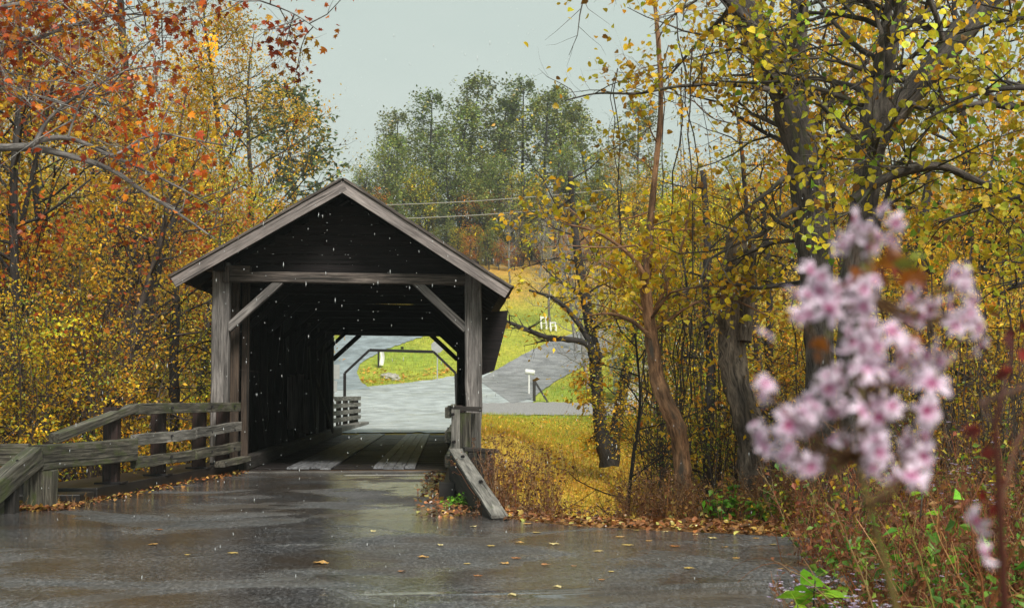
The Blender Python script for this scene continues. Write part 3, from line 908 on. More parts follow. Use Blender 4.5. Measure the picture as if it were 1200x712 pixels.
g0 = ground(512.5, 446, 60)
ST = thing_at('traffic_sign', tuple(g0), 'octagonal sign seen from its plain grey back on a thin post', 'road sign')
top = at(512.5, 398, g0.y)
bpart('sign_post', M_SIGN, g0, (g0.x, g0.y, top.z), .09, .07, ST, upv=(0, 1, 0), wob=0)
mb = MB(); octagon(mb, at(512.5, 406, g0.y - .06), .50, .03); part(mb, 'sign_panel', M_SIGN, ST)
yy = 70.0
SG = thing_at('road_sign', (at(391, 460, yy).x, yy, tz(at(391, 460, yy).x, yy)), 'pale grey road sign of two stacked panels on a post beyond the far guard rail', 'road sign')
xx = at(391, 460, yy).x
bpart('sign_post', M_SIGN, (xx, yy, SG.location.z - .1), (xx, yy, at(391, 428, yy).z), .08, .08, SG, upv=(0, 1, 0), wob=0)
for nm, (xa, ya, xb, yb) in (('upper_panel', (386.5, 427, 398, 444)), ('lower_panel', (385.5, 446, 395, 459))):
    a = at(xa, ya, yy - .06); b_ = at(xb, yb, yy - .06)
    mb = MB(); box(mb, (a.x, yy - .08, b_.z), (b_.x, yy - .05, a.z)); part(mb, nm, M_SIGN, SG)
g0 = ground(443.5, 431, 60)
PB = thing_at('banner_post', tuple(g0), 'dark post with a white cloth strip on the green bank above the stones', 'post')
bpart('post', M_STEEL, g0, at(443.5, 410, g0.y), .14, .14, PB, upv=(0, 1, 0))
mb = MB(); a = at(445.2, 412, g0.y); b_ = at(449.8, 428, g0.y)
n_ = 6; v = []
for i in range(n_ + 1):
    t = i / n_
    z = a.z * (1 - t) + b_.z * t
    for x, k in ((a.x + .05 * math.sin(5 * t), 0), ((a.x + b_.x) / 2, .12 * math.sin(3 * t + 1)), (b_.x + .06 * math.sin(4 * t), 0)):
        v.append((x, g0.y - .05 + k, z))
mb.add(v, [(i * 3 + j, i * 3 + j + 1, i * 3 + j + 4, i * 3 + j + 3) for i in range(n_) for j in range(2)])
part(mb, 'white_cloth', M_WHITE, PB)

def rock(name, c, r, label, group, seed):
    rg = np.random.default_rng(seed); mb = MB()
    n, m_ = 10, 7; v = []
    for j in range(m_ + 1):
        ph = PI * j / m_
        for i in range(n):
            th = 2 * PI * i / n
            k = 1 + rg.normal(0, .13)
            v.append((r * k * math.sin(ph) * math.cos(th), r * .8 * k * math.sin(ph) * math.sin(th), r * .55 * k * math.cos(ph) + r * .3))
    f = [(j * n + i, j * n + (i + 1) % n, (j + 1) * n + (i + 1) % n, (j + 1) * n + i) for j in range(m_) for i in range(n)]
    mb.add(v, f); o = mb.build(name, M_ROCK); o.location = c
    return tag(o, label, 'rock', group)
for k, (x, y, r, lb) in enumerate([(451, 443, .42, 'pale stone at the road-sign-less end of the small rock pile on the grass bank'), (456, 441, .34, 'low pale stone at the back of the small rock pile'),
                                   (459, 444.5, .5, 'largest pale stone in the middle of the small rock pile'), (464, 446, .38, 'pale stone at the low end of the small rock pile, nearest the road'), (461, 441, .28, 'smallest pale stone on top of the small rock pile')]):
    lb = lb.replace('road-sign-less', 'upper')
    rock('field_stone', ground(x, y, 60), r, lb, 'stones piled on the grass bank', 50 + k)

g0 = ground(620, 462, 60)
MBX = thing_at('mailbox', tuple(g0), 'white mailbox on a white post at the foot of the hill road', 'mailbox')
bpart('post', M_WHITE, g0, at(620, 437, g0.y), .10, .10, MBX, upv=(0, 1, 0), wob=0)
a = at(615.5, 435, g0.y); b_ = at(626.5, 436.5, g0.y)
mb = MB(); tube(mb, [a, (a * .5 + b_ * .5), b_], .17, 12); part(mb, 'box', M_WHITE, MBX)
g0 = ground(626, 470, 60)
DP = thing_at('braced_post', tuple(g0), 'dark wooden fence corner post with a slanting brace beside the gravel drive', 'fence post')
bpart('post', M_RDARK, g0, at(626, 444, g0.y), .18, .18, DP, upv=(0, 1, 0))
bpart('brace', M_RDARK, at(627, 447, g0.y), ground(642, 471, 60), .12, .12, DP, upv=(0, 1, 0))
for (xa, ya, xb, yb, lb) in ((634, 384, 640, 369.5, 'taller of the two white lawn chair frames on the hillside above the road'), (645, 386, 651, 376, 'shorter of the two white lawn chair frames on the hillside above the road')):
    g0 = ground((xa + xb) / 2, ya + 1, 60); w_ = (xb - xa) / F * g0.y; h_ = (ya - yb) / F * g0.y
    LC = thing_at('lawn_chair', tuple(g0), lb, 'chair', 'white chairs on the hillside')
    for sx_ in (-.5, .5):
        bpart('leg', M_WHITE, (g0.x + sx_ * w_, g0.y, g0.z - .1), (g0.x + sx_ * w_, g0.y + .1, g0.z + h_), .13, .1, LC, upv=(0, 1, 0), wob=0)
        bpart('leg', M_WHITE, (g0.x + sx_ * w_, g0.y - .7, g0.z - .1), (g0.x + sx_ * w_, g0.y - .6, g0.z + h_ * .45), .12, .1, LC, upv=(0, 1, 0), wob=0)
    bpart('backrest', M_WHITE, (g0.x - .45 * w_, g0.y + .06, g0.z + h_ * .9), (g0.x + .45 * w_, g0.y + .06, g0.z + h_ * .9), .05, .18, LC, wob=0)
    bpart('seat', M_WHITE, (g0.x, g0.y - .7, g0.z + h_ * .42), (g0.x, g0.y, g0.z + h_ * .38), w_ * .9, .05, LC, wob=0)

# white block outbuilding behind the trees
yb_ = 82.0
x0, x1 = at(735, 470, yb_).x, at(822, 470, yb_).x
zb = at(740, 486, yb_).z; zt = at(740, 417, yb_).z; zr = at(778, 396, yb_).z
BL = thing_at('block_building', (x0, yb_, zb), 'small white concrete-block building with a low gable behind the trunks', 'building')
m, nt, N, L = new_mat('painted_block')
tcb = N.new('ShaderNodeTexCoord'); bk = N.new('ShaderNodeTexBrick')
mp = N.new('ShaderNodeMapping'); mp.inputs['Rotation'].default_value = (PI / 2, 0, 0); L.new(tcb.outputs['Object'], mp.inputs['Vector'])
L.new(mp.outputs[0], bk.inputs['Vector']); bk.inputs['Scale'].default_value = 1.0
bk.inputs['Color1'].default_value = (.62, .66, .62, 1); bk.inputs['Color2'].default_value = (.5, .54, .52, 1); bk.inputs['Mortar'].default_value = (.16, .17, .16, 1)
bk.inputs['Brick Width'].default_value = .55; bk.inputs['Row Height'].default_value = .30; bk.inputs['Mortar Size'].default_value = .022
b = N.new('ShaderNodeBsdfPrincipled'); o = N.new('ShaderNodeOutputMaterial'); L.new(bk.outputs[0], b.inputs['Base Color']); b.inputs['Roughness'].default_value = .8; L.new(b.outputs[0], o.inputs[0])
M_BLOCK = m
xm = (x0 + x1) / 2
mb = MB(); v = [(x, y, z) for y in (yb_, yb_ + 7) for x, z in ((x0, zb - .5), (x1, zb - .5), (x1, zt), (xm, zr), (x0, zt))]
mb.add(v, [(0, 1, 2, 3, 4), (9, 8, 7, 6, 5)]); mb.order.append((np.array([[i, (i + 1) % 5, 5 + (i + 1) % 5, 5 + i] for i in range(5)]), 0, False))
part(mb, 'wall', M_BLOCK, BL)
for xa, s in ((x0, -1), (x1, 1)):
    bpart('roof', M_SIGN, (xa + s * .35, yb_ + 3.4, zt - .12), (xm, yb_ + 3.4, zr + .10), 8, .1, BL, wob=0)
mb = MB(); box(mb, (xm - .8, yb_ - .03, zb), (xm + .2, yb_ + .02, zb + 2.1)); part(mb, 'door', M_TIE, BL)
mb = MB(); box(mb, (x0 + .9, yb_ - .03, zb + 1.2), (x0 + 1.6, yb_ + .02, zb + 1.9)); part(mb, 'window', M_STEEL, BL)

# power lines
for k, (ya, yb2, lb) in enumerate(((235.5, 229.5, 'upper of the two pale power cables crossing before the hillside trees'), (251.5, 246.5, 'lower of the two pale power cables crossing before the hillside trees'))):
    A = at(300, ya + (ya - yb2) * .0 + 6, 150); B = at(760, yb2 - 12, 150)
    P = []
    for i in range(41):
        t = i / 40; p = A.lerp(B, t); p.z -= .9 * math.sin(PI * t) * .8
        P.append(p)
    mb = MB(); tube(mb, P, .045, 4)
    tag(mb.build('power_cable', M_WIRE), lb, 'cable', 'power cables before the hillside')

# ------------------------------------------------------------------ vegetation
YEL = [(5, (.78, .46, .025)), (3, (.66, .42, .03)), (1.4, (.46, .40, .04)), (1.8, (.74, .30, .02)), (.6, (.24, .26, .04)), (.5, (.30, .14, .03))]
OCH = [(4, (.70, .45, .035)), (3, (.56, .40, .04)), (1.5, (.50, .22, .025)), (1.5, (.26, .21, .045)), (1, (.20, .12, .04))]
YGR = [(4, (.62, .54, .03)), (3, (.46, .48, .035)), (2.5, (.74, .50, .025)), (1.5, (.16, .27, .04)), (.6, (.5, .24, .02))]
ORG = [(4, (.62, .20, .02)), (3, (.60, .30, .02)), (2, (.50, .10, .02)), (1, (.5, .36, .03))]
RED = [(4, (.46, .075, .014)), (3, (.36, .045, .014)), (3, (.60, .17, .015)), (1, (.20, .025, .015)), (1, (.66, .34, .02))]
GRN = [(4, (.10, .20, .03)), (3, (.15, .25, .03)), (1, (.22, .27, .03)), (.6, (.4, .34, .03))]
BGRN = [(4, (.16, .42, .03)), (3, (.24, .48, .04)), (1, (.10, .28, .03))]
PINE = [(4, (.14, .19, .05)), (3, (.20, .24, .06)), (1.5, (.17, .20, .06)), (.7, (.24, .20, .06))]
PINEL = [(4, (.20, .27, .06)), (3, (.30, .33, .07)), (1.5, (.26, .25, .06)), (.7, (.10, .16, .04))]
CEDAR = [(4, (.10, .14, .05)), (3, (.16, .18, .06)), (1.5, (.24, .21, .07)), (1, (.07, .10, .04))]
BRNL = [(4, (.20, .085, .03)), (3, (.28, .13, .04)), (2, (.13, .055, .03)), (1, (.36, .22, .05))]

def rdir(az, el):
    return np.array([math.cos(az) * math.cos(el), math.sin(az) * math.cos(el), math.sin(el)])


class Tree:
    def __init__(s, bsides=(8, 5, 4, 3)):
        s.t = MB(); s.c = MB(); s.tips = []; s.sides = bsides

    def path(s, p, d, length, n, wander, upk):
        P = [np.array(p, float)]; d = np.array(d, float); st = length / n
        for _ in range(n):
            d = d + RNG.normal(0, wander, 3); d[2] += upk
            d = d / np.linalg.norm(d); P.append(P[-1] + d * st)
        return np.array(P)

    def limb(s, p, d, length, r, lv, maxlv, kids, wander=.13, upk=.04, ang=(.5, 1.0), shrink=(.42, .62), start=.22, tipr=.25, rough=0):
        n = max(3, int(7 - lv * 1.2))
        P = s.path(p, d, length, n, wander, upk)
        R = np.linspace(r, r * tipr, len(P))
        tube(s.t, P, R, s.sides[min(lv, len(s.sides) - 1)], rough=rough, cap=False)
        if lv >= maxlv:
            s.tips.append(P); return
        k = kids[lv]
        for i in range(k):
            t = start + (1 - start) * (i + RNG.uniform(.1, .9)) / k
            a = t * n; j = min(int(a), n - 1); q = P[j] + (P[j + 1] - P[j]) * (a - j)
            T = P[j + 1] - P[j]; T = T / np.linalg.norm(T)
            az = RNG.uniform(0, 2 * PI); o_ = np.cross(T, rdir(az, 0.1)); o_ /= np.linalg.norm(o_) + 1e-9
            th = RNG.uniform(*ang)
            dd = T * math.cos(th) + o_ * math.sin(th)
            s.limb(q, dd, length * RNG.uniform(*shrink) * (1.15 - .45 * t), r * (1 - .72 * t) * .55, lv + 1, maxlv, kids, wander * 1.1, upk, ang, shrink, .15, .3)
        s.tips.append(P[-3:])

    def leaf(s, per, size, pal, shape=OVAL, spread=.16, droop=.5, flat=.5, jit=.14, mb=None, clump=.55):
        if not s.tips: return
        Ps = []
        for P in s.tips:
            k = RNG.poisson(per * (1.5 if clump else 1))
            if k == 0: continue
            t = RNG.uniform(0, len(P) - 1.001, k); j = t.astype(int); f = (t - j)[:, None]
            Ps.append(P[j] * (1 - f) + P[j + 1] * f)
        if not Ps: return
        A = np.concatenate(Ps); A = A + RNG.normal(0, spread, A.shape)
        if clump:
            q = np.floor(A / clump).astype(int); hh = (q[:, 0] * 83492791 ^ q[:, 1] * 73856093 ^ q[:, 2] * 19349663) % 991
            keep = np.random.default_rng(9).choice([.12, .5, 1.0], 991, p=[.34, .26, .40])[hh]
            A = A[RNG.uniform(0, 1, len(A)) < keep]
            if len(A) == 0: return
        # clump colour: neighbouring leaves share a tint
        N_ = len(A)
        cell = np.floor(A / .9).astype(int); h = (cell[:, 0] * 73856093 ^ cell[:, 1] * 19349663 ^ cell[:, 2] * 83492791) % 997
        tint = np.random.default_rng(5).normal(0, .27, 997)[h]
        c = pick(pal, N_, jit) * np.exp(tint)[:, None]
        leaves(mb or s.c, A, size * RNG.uniform(.6, 1.2, N_), c, shape, droop, flat)

    def finish(s, name, loc, label, cat, group, bmat, lmat=None, parts=('trunk', 'crown')):
        r = empty(name, loc, label, cat, group)
        s.t.build(parts[0], bmat, r)
        if s.c.n: s.c.build(parts[1], lmat or M_LEAF, r, use_col=True)
        return r


HID = (0, -3000, -500)


def forest_tree(H, r, nl, lo, pal, lsize, per, kids=(5, 4), spreadL=.26, bmat=None, shape=OVAL, wander=.05, sp=.22):
    """slender tree; limbs start at lo*H"""
    T = Tree()
    n = 12; P = T.path((0, 0, -.4), (RNG.normal(0, .05), RNG.normal(0, .05), 1), H, n, wander, .05)
    R = r * (1 - np.linspace(0, 1, n + 1)) ** .8 + .012
    tube(T.t, P, R, 8, rough=.06, cap=False)
    for i in range(nl):
        t = lo + (1 - lo) * (i + RNG.uniform(0, 1)) / nl
        a = min(t, .985) * n; j = int(a); q = P[j] + (P[j + 1] - P[j]) * (a - j)
        L_ = H * spreadL * (1.12 - .85 * abs(t - .45) ** 1.2) * RNG.uniform(.6, 1.15)
        L_ *= 1.0 if t < .8 else .75
        d = rdir(RNG.uniform(0, 2 * PI), RNG.uniform(.15, .85))
        T.limb(q, d, L_, max(.012, R[j] * .42), 1, 3, (0,) + kids, wander=.16, upk=.05)
    T.leaf(per, lsize, pal, shape, sp)
    return T


protos = {}
def mk(key, name, label, cat, T, bmat, lmat=None, group=None, parts=('trunk', 'crown')):
    r = T.finish(name, HID, label, cat, group, bmat, lmat, parts)
    protos[key] = [r, False]

def put(key, loc, rz=None, sc=1, label=None, group=None, tilt=(0, 0)):
    p = protos[key]
    rz = RNG.uniform(0, 2 * PI) if rz is None else rz
    if not p[1]:
        p[1] = True; r = p[0]
        r.location = loc; r.rotation_euler = (tilt[0], tilt[1], rz); r.scale = (sc,) * 3
        if label: r['label'] = label
        if group: r['group'] = group
        return r
    c = copy_tree(p[0], loc, rz, sc, label, group, tilt)
    if group is None and 'group' in c: del c['group']
    return c


mk('y1', 'golden_tree', 'x', 'tree', forest_tree(14, .16, 28, .12, YEL, .115, 12, (6, 4), .24), M_BARKD)
mk('y2', 'golden_tree', 'x', 'tree', forest_tree(15, .19, 30, .18, OCH, .11, 11, (6, 4), .25), M_BARKD)
mk('y3', 'golden_tree', 'x', 'tree', forest_tree(11, .12, 28, .05, YEL, .11, 12, (6, 4), .26), M_BARKT)
mk('g1', 'yellow_green_tree', 'x', 'tree', forest_tree(12, .13, 28, .10, YGR, .11, 13, (6, 4), .25), M_BARKD)
mk('o1', 'orange_tree', 'x', 'tree', forest_tree(10, .12, 24, .15, ORG, .14, 8, (6, 4), .26), M_BARKD)
mk('s1', 'young_tree', 'x', 'tree', forest_tree(5.5, .05, 20, .04, YEL, .10, 9, (5, 3), .34), M_BARKT)
mk('s2', 'young_tree', 'x', 'tree', forest_tree(5, .05, 20, .02, YGR, .10, 8, (5, 3), .36), M_BARKT)
mk('s3', 'young_tree', 'x', 'tree', forest_tree(4.5, .05, 20, .02, OCH, .10, 8, (5, 3), .38), M_BARKT)
mk('b1', 'bare_tree', 'x', 'tree', forest_tree(12, .14, 26, .15, OCH, .13, .45, (6, 5), .26), M_BARKP)
mk('b2', 'thin_bare_tree', 'x', 'tree', forest_tree(13, .11, 24, .22, YEL, .13, 1.2, (6, 4), .20), M_BARKT)


def pine(H, r, pal, lo=.35, nw=15, size=.5, per=10, spreadL=.2):
    T = Tree()
    n = 14; P = T.path((0, 0, -.5), (RNG.normal(0, .03), RNG.normal(0, .03), 1), H, n, .03, .06)
    R = r * (1 - np.linspace(0, 1, n + 1)) ** .7 + .03
    tube(T.t, P, R, 7, cap=False)
    for i in range(nw * 4):
        t = lo + (1 - lo) * ((i + RNG.uniform(0, 1)) / (nw * 4)) ** .9
        a = min(t, .98) * n; j = int(a); q = P[j] + (P[j + 1] - P[j]) * (a - j)
        e = (t - lo) / (1 - lo)
        L_ = H * spreadL * (.55 + 1.0 * e) * (1 - e ** 2.2 * .82) * RNG.uniform(.5, 1.25)
        T.limb(q, rdir(RNG.uniform(0, 2 * PI), RNG.uniform(-.05, .5)), L_, R[j] * .3, 2, 3, (0, 0, 6), wander=.12, upk=.06, start=.35)
    T.leaf(per, size, pal, OVAL, .32, .0, .9, jit=.22)
    return T

mk('p1', 'pine_tree', 'x', 'tree', pine(24, .30, PINE), M_BARKD, M_NEED)
mk('p2', 'pine_tree', 'x', 'tree', pine(22, .28, PINEL, lo=.25, spreadL=.22), M_BARKD, M_NEED)
mk('p3', 'pine_tree', 'x', 'tree', pine(18, .24, CEDAR, lo=.12, spreadL=.24, nw=16), M_BARKD, M_NEED)
def broad(H, pal, per=9, size=.34):
    T = Tree()
    n = 12; P = T.path((0, 0, -.5), (0, 0, 1), H * .9, n, .05, .05)
    R = .28 * (1 - np.linspace(0, 1, n + 1)) ** .8 + .03
    tube(T.t, P, R, 7, cap=False)
    for i in range(30):
        t = .2 + .78 * (i + RNG.uniform(0, 1)) / 30; a = t * n; j = min(int(a), n - 1); q = P[j] + (P[j + 1] - P[j]) * (a - j)
        L_ = H * .30 * (1.1 - .9 * abs(t - .55)) * RNG.uniform(.6, 1.1)
        T.limb(q, rdir(RNG.uniform(0, 2 * PI), RNG.uniform(.1, .8)), L_, R[j] * .4, 2, 3, (0, 0, 7), wander=.14, upk=.06, start=.3)
    T.leaf(per, size, pal, OVAL, .35, .2, .6, jit=.2)
    return T
mk('h1', 'leafy_tree', 'x', 'tree', broad(15, PINEL, 11), M_BARKD)
mk('h2', 'autumn_tree', 'x', 'tree', broad(12, ORG, 9, .30), M_BARKD)
mk('h3', 'leafy_tree', 'x', 'tree', broad(13, YGR, 10, .30), M_BARKD)

def X(px, d): return (px - 525) / F * d
def base_at_(px, d): return Vector((X(px, d), d, tz(X(px, d), d)))
def place(key, px, d, **k):
    x = X(px, d)
    return put(key, (x, d, tz(x, d)), **k)

# ---- woods on the left bank
LW = [
 # key, px, depth, scale, label
 ('y1', 30, 24, .78, 'golden tree standing right behind the low board fence stub'),
 ('s1', 112, 23.5, .75, 'small yellow sapling just behind the sloping rail'),
 ('y3', 128, 27, .85, 'yellow-orange tree rising behind the sloping rail'),
 ('s2', 186, 31, .80, 'yellow-green sapling showing between the guard rail posts'),
 ('y2', 148, 38, .92, 'tall ochre tree with a leaning dark trunk beside the portal'),
 ('s1', 226, 39, .72, 'bright yellow sapling close beside the left portal post'),
 ('g1', 218, 41, .92, 'yellow-green tree right behind the bridge eave'),
 ('o1', 262, 52, 1.12, 'orange-red tree glowing above the roof eave'),
 ('y1', 296, 60, 1.32, 'golden tree above the middle of the roof slope'),
 ('o1', 310, 70, 1.05, 'orange tree low behind the roof slope'),
 ('y2', 252, 60, 1.35, 'tall thin ochre tree whose top thins into the sky over the roof'),
 ('y3', 322, 78, 1.05, 'short golden tree between the roof slope and the grey-green pine'),
]
for key, px, d, sc, lb in LW:
    place(key, px, d, sc=sc, label=lb)
lw_keys = ['y1', 'y2', 'y3', 'g1', 'y2', 'b2']
spots = [(-40, 26), (60, 30), (-20, 33), (95, 37), (10, 41), (150, 40), (60, 47), (120, 52), (-10, 54), (180, 50), (40, 62), (100, 68), (160, 64), (205, 74), (0, 74), (250, 84), (60, 84), (140, 88), (200, 98), (290, 96), (20, 100), (110, 108), (330, 104), (250, 112), (170, 120), (60, 125)]
for i, (px, d) in enumerate(spots):
    key = lw_keys[i % 6]
    sc = (.95 if d < 50 else 1.15) * RNG.uniform(.88, 1.1) * (.78 if px > 280 else 1)
    nm = {'y1': 'golden-leaved', 'y2': 'ochre-leaved', 'y3': 'low-branched golden', 'g1': 'yellow-green', 'b2': 'half-bare thin'}[key]
    dep = 'nearer' if d < 60 else 'deep'
    place(key, px + RNG.uniform(-8, 8), d, sc=sc, label=f'slender {nm} tree in the {dep} woods on the guard-rail side of the bridge',
          group=f'{nm} trees of the {dep} woods beside the bridge')
for i, (px, d) in enumerate([(10, 21.5), (70, 22), (-30, 23), (40, 26), (150, 29), (95, 30), (20, 30), (140, 33), (205, 33), (60, 35), (190, 38), (232, 44), (-10, 38), (228, 54), (120, 44), (170, 47)]):
    key = ('s1', 's2', 's3')[i % 3]
    nm = ('yellow', 'yellow-green', 'ochre')[i % 3]
    place(key, px, d, sc=RNG.uniform(.6, .85), label=f'{nm} sapling in the thicket behind the mossy guard rail', group=f'{nm} saplings behind the mossy guard rail')
# dark trunks that show through
def dark_trunk(pts, d, r0, r1, label, mat=None, per=3, pal=OCH, name='dark_trunked_tree', nk=8, lsz=.12, start=.3, lb_len=2.6, shape=OVAL):
    """a tree given by the run of its trunk (photo pixels at depth d), with limbs of its own"""
    T = Tree()
    base = None; P = []
    for (x, y) in pts:
        P.append(at(x, y, d + RNG.uniform(-.15, .15)))
    bz = tz(P[0].x, P[0].y); P.insert(0, Vector((P[0].x, P[0].y, min(bz, P[0].z) - .3)))
    base = P[0].copy(); base.z += .3
    Q = np.array([tuple(p - base) for p in P]); 
    s_ = np.linspace(0, 1, len(Q)); tt = np.linspace(0, 1, len(Q) * 4)
    Q2 = np.stack([np.interp(tt, s_, Q[:, k]) for k in range(3)], -1)
    ker = np.array([1, 2, 3, 2, 1.]) / 9; Qs = Q2.copy()
    for k in range(3): Qs[2:-2, k] = np.convolve(Q2[:, k], ker, 'valid')
    R = np.linspace(r0, r1, len(Qs)) * (1 + RNG.normal(0, .05, len(Qs)))
    R[:3] *= 1.25
    tube(T.t, Qs, R, 12 if r0 > .1 else 8, rough=.07)
    for i in range(nk):
        t = start + (1 - start) * (i + RNG.uniform(0, 1)) / nk
        j = min(int(t * (len(Qs) - 1)), len(Qs) - 2)
        T.limb(Qs[j], rdir(RNG.uniform(0, 2 * PI), RNG.uniform(0, .9)), lb_len * RNG.uniform(.5, 1.2), max(.012, R[j] * .3), 1, 3, (0, 5, 4), wander=.2, upk=.02)
    if per > 0: T.leaf(per, lsz, pal, shape, .16)
    return T, base

for pts, d, r0, r1, lb in [
    ([(205, 470), (203, 420), (207, 370), (206, 330)], 31, .12, .08, 'straight dark trunk between the portal post and the sapling thicket'),
    ([(150, 500), (163, 400), (178, 330), (192, 290), (208, 240)], 34, .20, .10, 'leaning dark trunk crossing the golden thicket'),
    ([(78, 480), (74, 420), (72, 370)], 29, .11, .08, 'short dark trunk above the mossy end beam'),
    ([(155, 380), (156, 300), (153, 220), (150, 130), (143, 40), (140, -20)], 40, .20, .09, 'tall dark trunk standing straight up through the red and gold crowns')]:
    T, b_ = dark_trunk(pts, d, r0, r1, lb)
    T.finish('dark_trunked_tree', b_, lb, 'tree', None, M_BARKD)

for px, d, H in [(20, 22.5, 2.6), (65, 23.5, 3.0), (110, 25, 3.2), (150, 26.5, 3.2), (180, 29, 3.4), (196, 36, 3.2), (40, 27, 3.6), (130, 31, 3.8)]:
    b_ = base_at_(px, d); T = Tree((4, 4, 3, 3))
    for i in range(20):
        T.limb((RNG.normal(0, .15), RNG.normal(0, .15), -.05), rdir(RNG.uniform(0, 2 * PI), RNG.uniform(.95, 1.5)), (H + 1.5) * RNG.uniform(.6, 1.15), .02, 2, 3, (0, 0, 7), wander=.10, upk=.03, start=.3, ang=(.3, .9))
    T.leaf(1.1, .10, YEL, OVAL, .07)
    T.finish('brushy_shrub', b_, 'tall bare-stemmed shrub with few yellow leaves in the thicket behind the mossy guard rail', 'shrub', 'bare-stemmed shrubs behind the mossy guard rail', M_BARKT, parts=('stems', 'leaves'))
# the big pine beyond the woods, and the hillside trees
place('p3', 362, 112, sc=1.3, label='grey-green pine rising beside the golden woods above the roof slope')
place('p3', 384, 122, sc=.70, label='lower bough-heavy pine next to the grey-green pine')
hill = [('p2', 440, 168, .95), ('p1', 462, 172, .98), ('p3', 428, 160, .72), ('h1', 480, 166, 1.15), ('p1', 500, 176, 1.12), ('p2', 520, 170, 1.18), ('h1', 545, 164, 1.10), ('p1', 540, 180, 1.28), ('p2', 566, 178, 1.25),
        ('h1', 590, 168, 1.15), ('p1', 610, 178, 1.22), ('p2', 632, 172, 1.22), ('h3', 508, 158, .85), ('h1', 575, 158, .95), ('h3', 622, 160, .95), ('h1', 655, 166, 1.2), ('p1', 668, 178, 1.2), ('h2', 590, 160, 1.0), ('h2', 640, 158, .75),
        ('h2', 475, 156, .5), ('p2', 700, 172, 1.15), ('h1', 720, 160, 1.1), ('h3', 690, 156, .9), ('p1', 750, 175, 1.1), ('h1', 790, 165, 1.1), ('h3', 830, 160, 1.1), ('h1', 880, 165, 1.1), ('h2', 760, 152, .8), ('h1', 950, 165, 1.2),
        ('h3', 1020, 160, 1.2), ('h1', 1100, 165, 1.2), ('h3', 1180, 160, 1.2), ('h1', 1250, 165, 1.2), ('h1', 410, 185, .9), ('h1', 396, 150, .62), ('p2', 485, 190, 1.0), ('p2', 580, 195, 1.15), ('h1', 455, 160, .75), ('h1', 430, 176, .7), ('h3', 540, 152, .6), ('h1', 560, 150, .62), ('h1', 605, 151, .65), ('h1', 650, 150, .6)]
hn = {'p1': 'dark green pine', 'p2': 'light green pine', 'p3': 'full low pine', 'h1': 'dull green leafy tree', 'h2': 'orange-leaved tree', 'h3': 'yellow-green leafy tree'}
for key, px, d, sc in hill:
    d = max(d, 168) if px < 725 else d
    place(key, px, d, sc=sc * .76, label=f'{hn[key]} in the mixed woods on top of the hill', group=f'{hn[key]}s on top of the hill')
hl = []
for px in range(395, 1240, 11):
    hl.append((('h1', 'h3', 'p3', 'h1', 'h2', 'p2', 'h1')[(px // 17) % 7], px + RNG.uniform(-6, 6), RNG.uniform(147, 166), RNG.uniform(.5, .85)))
for key, px, d, sc in hl:
    d = 161 + (d - 147) * .35 if px < 725 else d
    place(key, px, d, sc=sc * (.6 if key in ('p2', 'p3') else 1.15), label=f'low {hn[key]} at the lower edge of the hilltop woods', group=f'low {hn[key]}s at the lower edge of the hilltop woods')
for px in range(398, 900, 9):
    key = ('h1', 'h3', 'h1', 'h2', 'h1', 'h3', 'h1', 'h2', 'h3')[(px // 9) % 9]
    if px > 570 and RNG.uniform() < .45: key = 'h2'
    place(key, px + RNG.uniform(-4, 4), RNG.uniform(158, 163), sc=RNG.uniform(.22, .42), label=f'shrub-high {hn[key]} at the foot of the hilltop woods', group=f'bushy {hn[key]}s at the foot of the hilltop woods')
for px, d, sc, key in [(645, 128, .9, 'b1'), (676, 118, 1.0, 'b1'), (598, 150, .8, 'b1'), (662, 140, 1.0, 'b1'), (690, 92, 1.05, 'b1'), (715, 110, 1.0, 'b1'), (632, 155, .9, 'b1'), (668, 150, .7, 'o1'), (745, 100, 1.1, 'y1'), (702, 128, 1.0, 'b1'), (760, 112, 1.1, 'b1'), (725, 140, 1.0, 'y2')]:
    nm = {'b1': 'bare pale-twigged tree', 'o1': 'thin orange tree', 'y1': 'golden slender tree', 'y2': 'ochre slender tree'}[key]
    place(key, px, d, sc=sc, label=f'{nm} on the grassy slope above the hill road', group=f'{nm}s above the hill road')

# ---- woods on the right
spots = [(775, 30), (820, 26), (905, 24), (960, 27), (1030, 23), (1090, 26), (1150, 22), (1220, 25), (850, 34), (930, 36), (1000, 34), (1060, 38), (1130, 34), (1200, 36), (800, 42), (880, 46), (970, 48), (1050, 50), (1140, 48), (1230, 50), (780, 56), (840, 60), (910, 62), (990, 64), (1080, 66), (1170, 64), (760, 70), (890, 80), (1020, 84), (1120, 86), (1240, 80), (830, 90), (960, 100)]
rk = ['y1', 'g1', 'b2', 'y2', 'y3', 'g1', 'y1']
for i, (px, d) in enumerate(spots):
    key = rk[i % 7]
    nm = {'y1': 'golden-leaved', 'y2': 'ochre-leaved', 'y3': 'low-branched golden', 'g1': 'yellow-green', 'b2': 'half-bare thin'}[key]
    dep = 'nearer' if d < 45 else 'deep'
    place(key, px, d, sc=(RNG.uniform(.62, .82) if d < 50 else RNG.uniform(.75, .95)) * (1 if px > 790 else .8), label=f'slender {nm} tree in the {dep} woods on the meadow side of the road', group=f'{nm} trees of the {dep} woods beside the meadow')
for i, (px, d) in enumerate([(790, 23), (835, 21), (925, 20), (975, 19.5), (1040, 19), (1085, 21), (1125, 18), (1170, 20), (1215, 18), (870, 25), (945, 29), (1010, 28), (1070, 30), (1150, 30), (815, 34), (900, 33)]):
    key = ('s1', 's2', 's3')[i % 3]; nm = ('yellow', 'yellow-green', 'ochre')[i % 3]
    place(key, px, d, sc=RNG.uniform(.6, .9), label=f'{nm} sapling in the tangle along the far verge of the junction', group=f'{nm} saplings along the far verge of the junction')

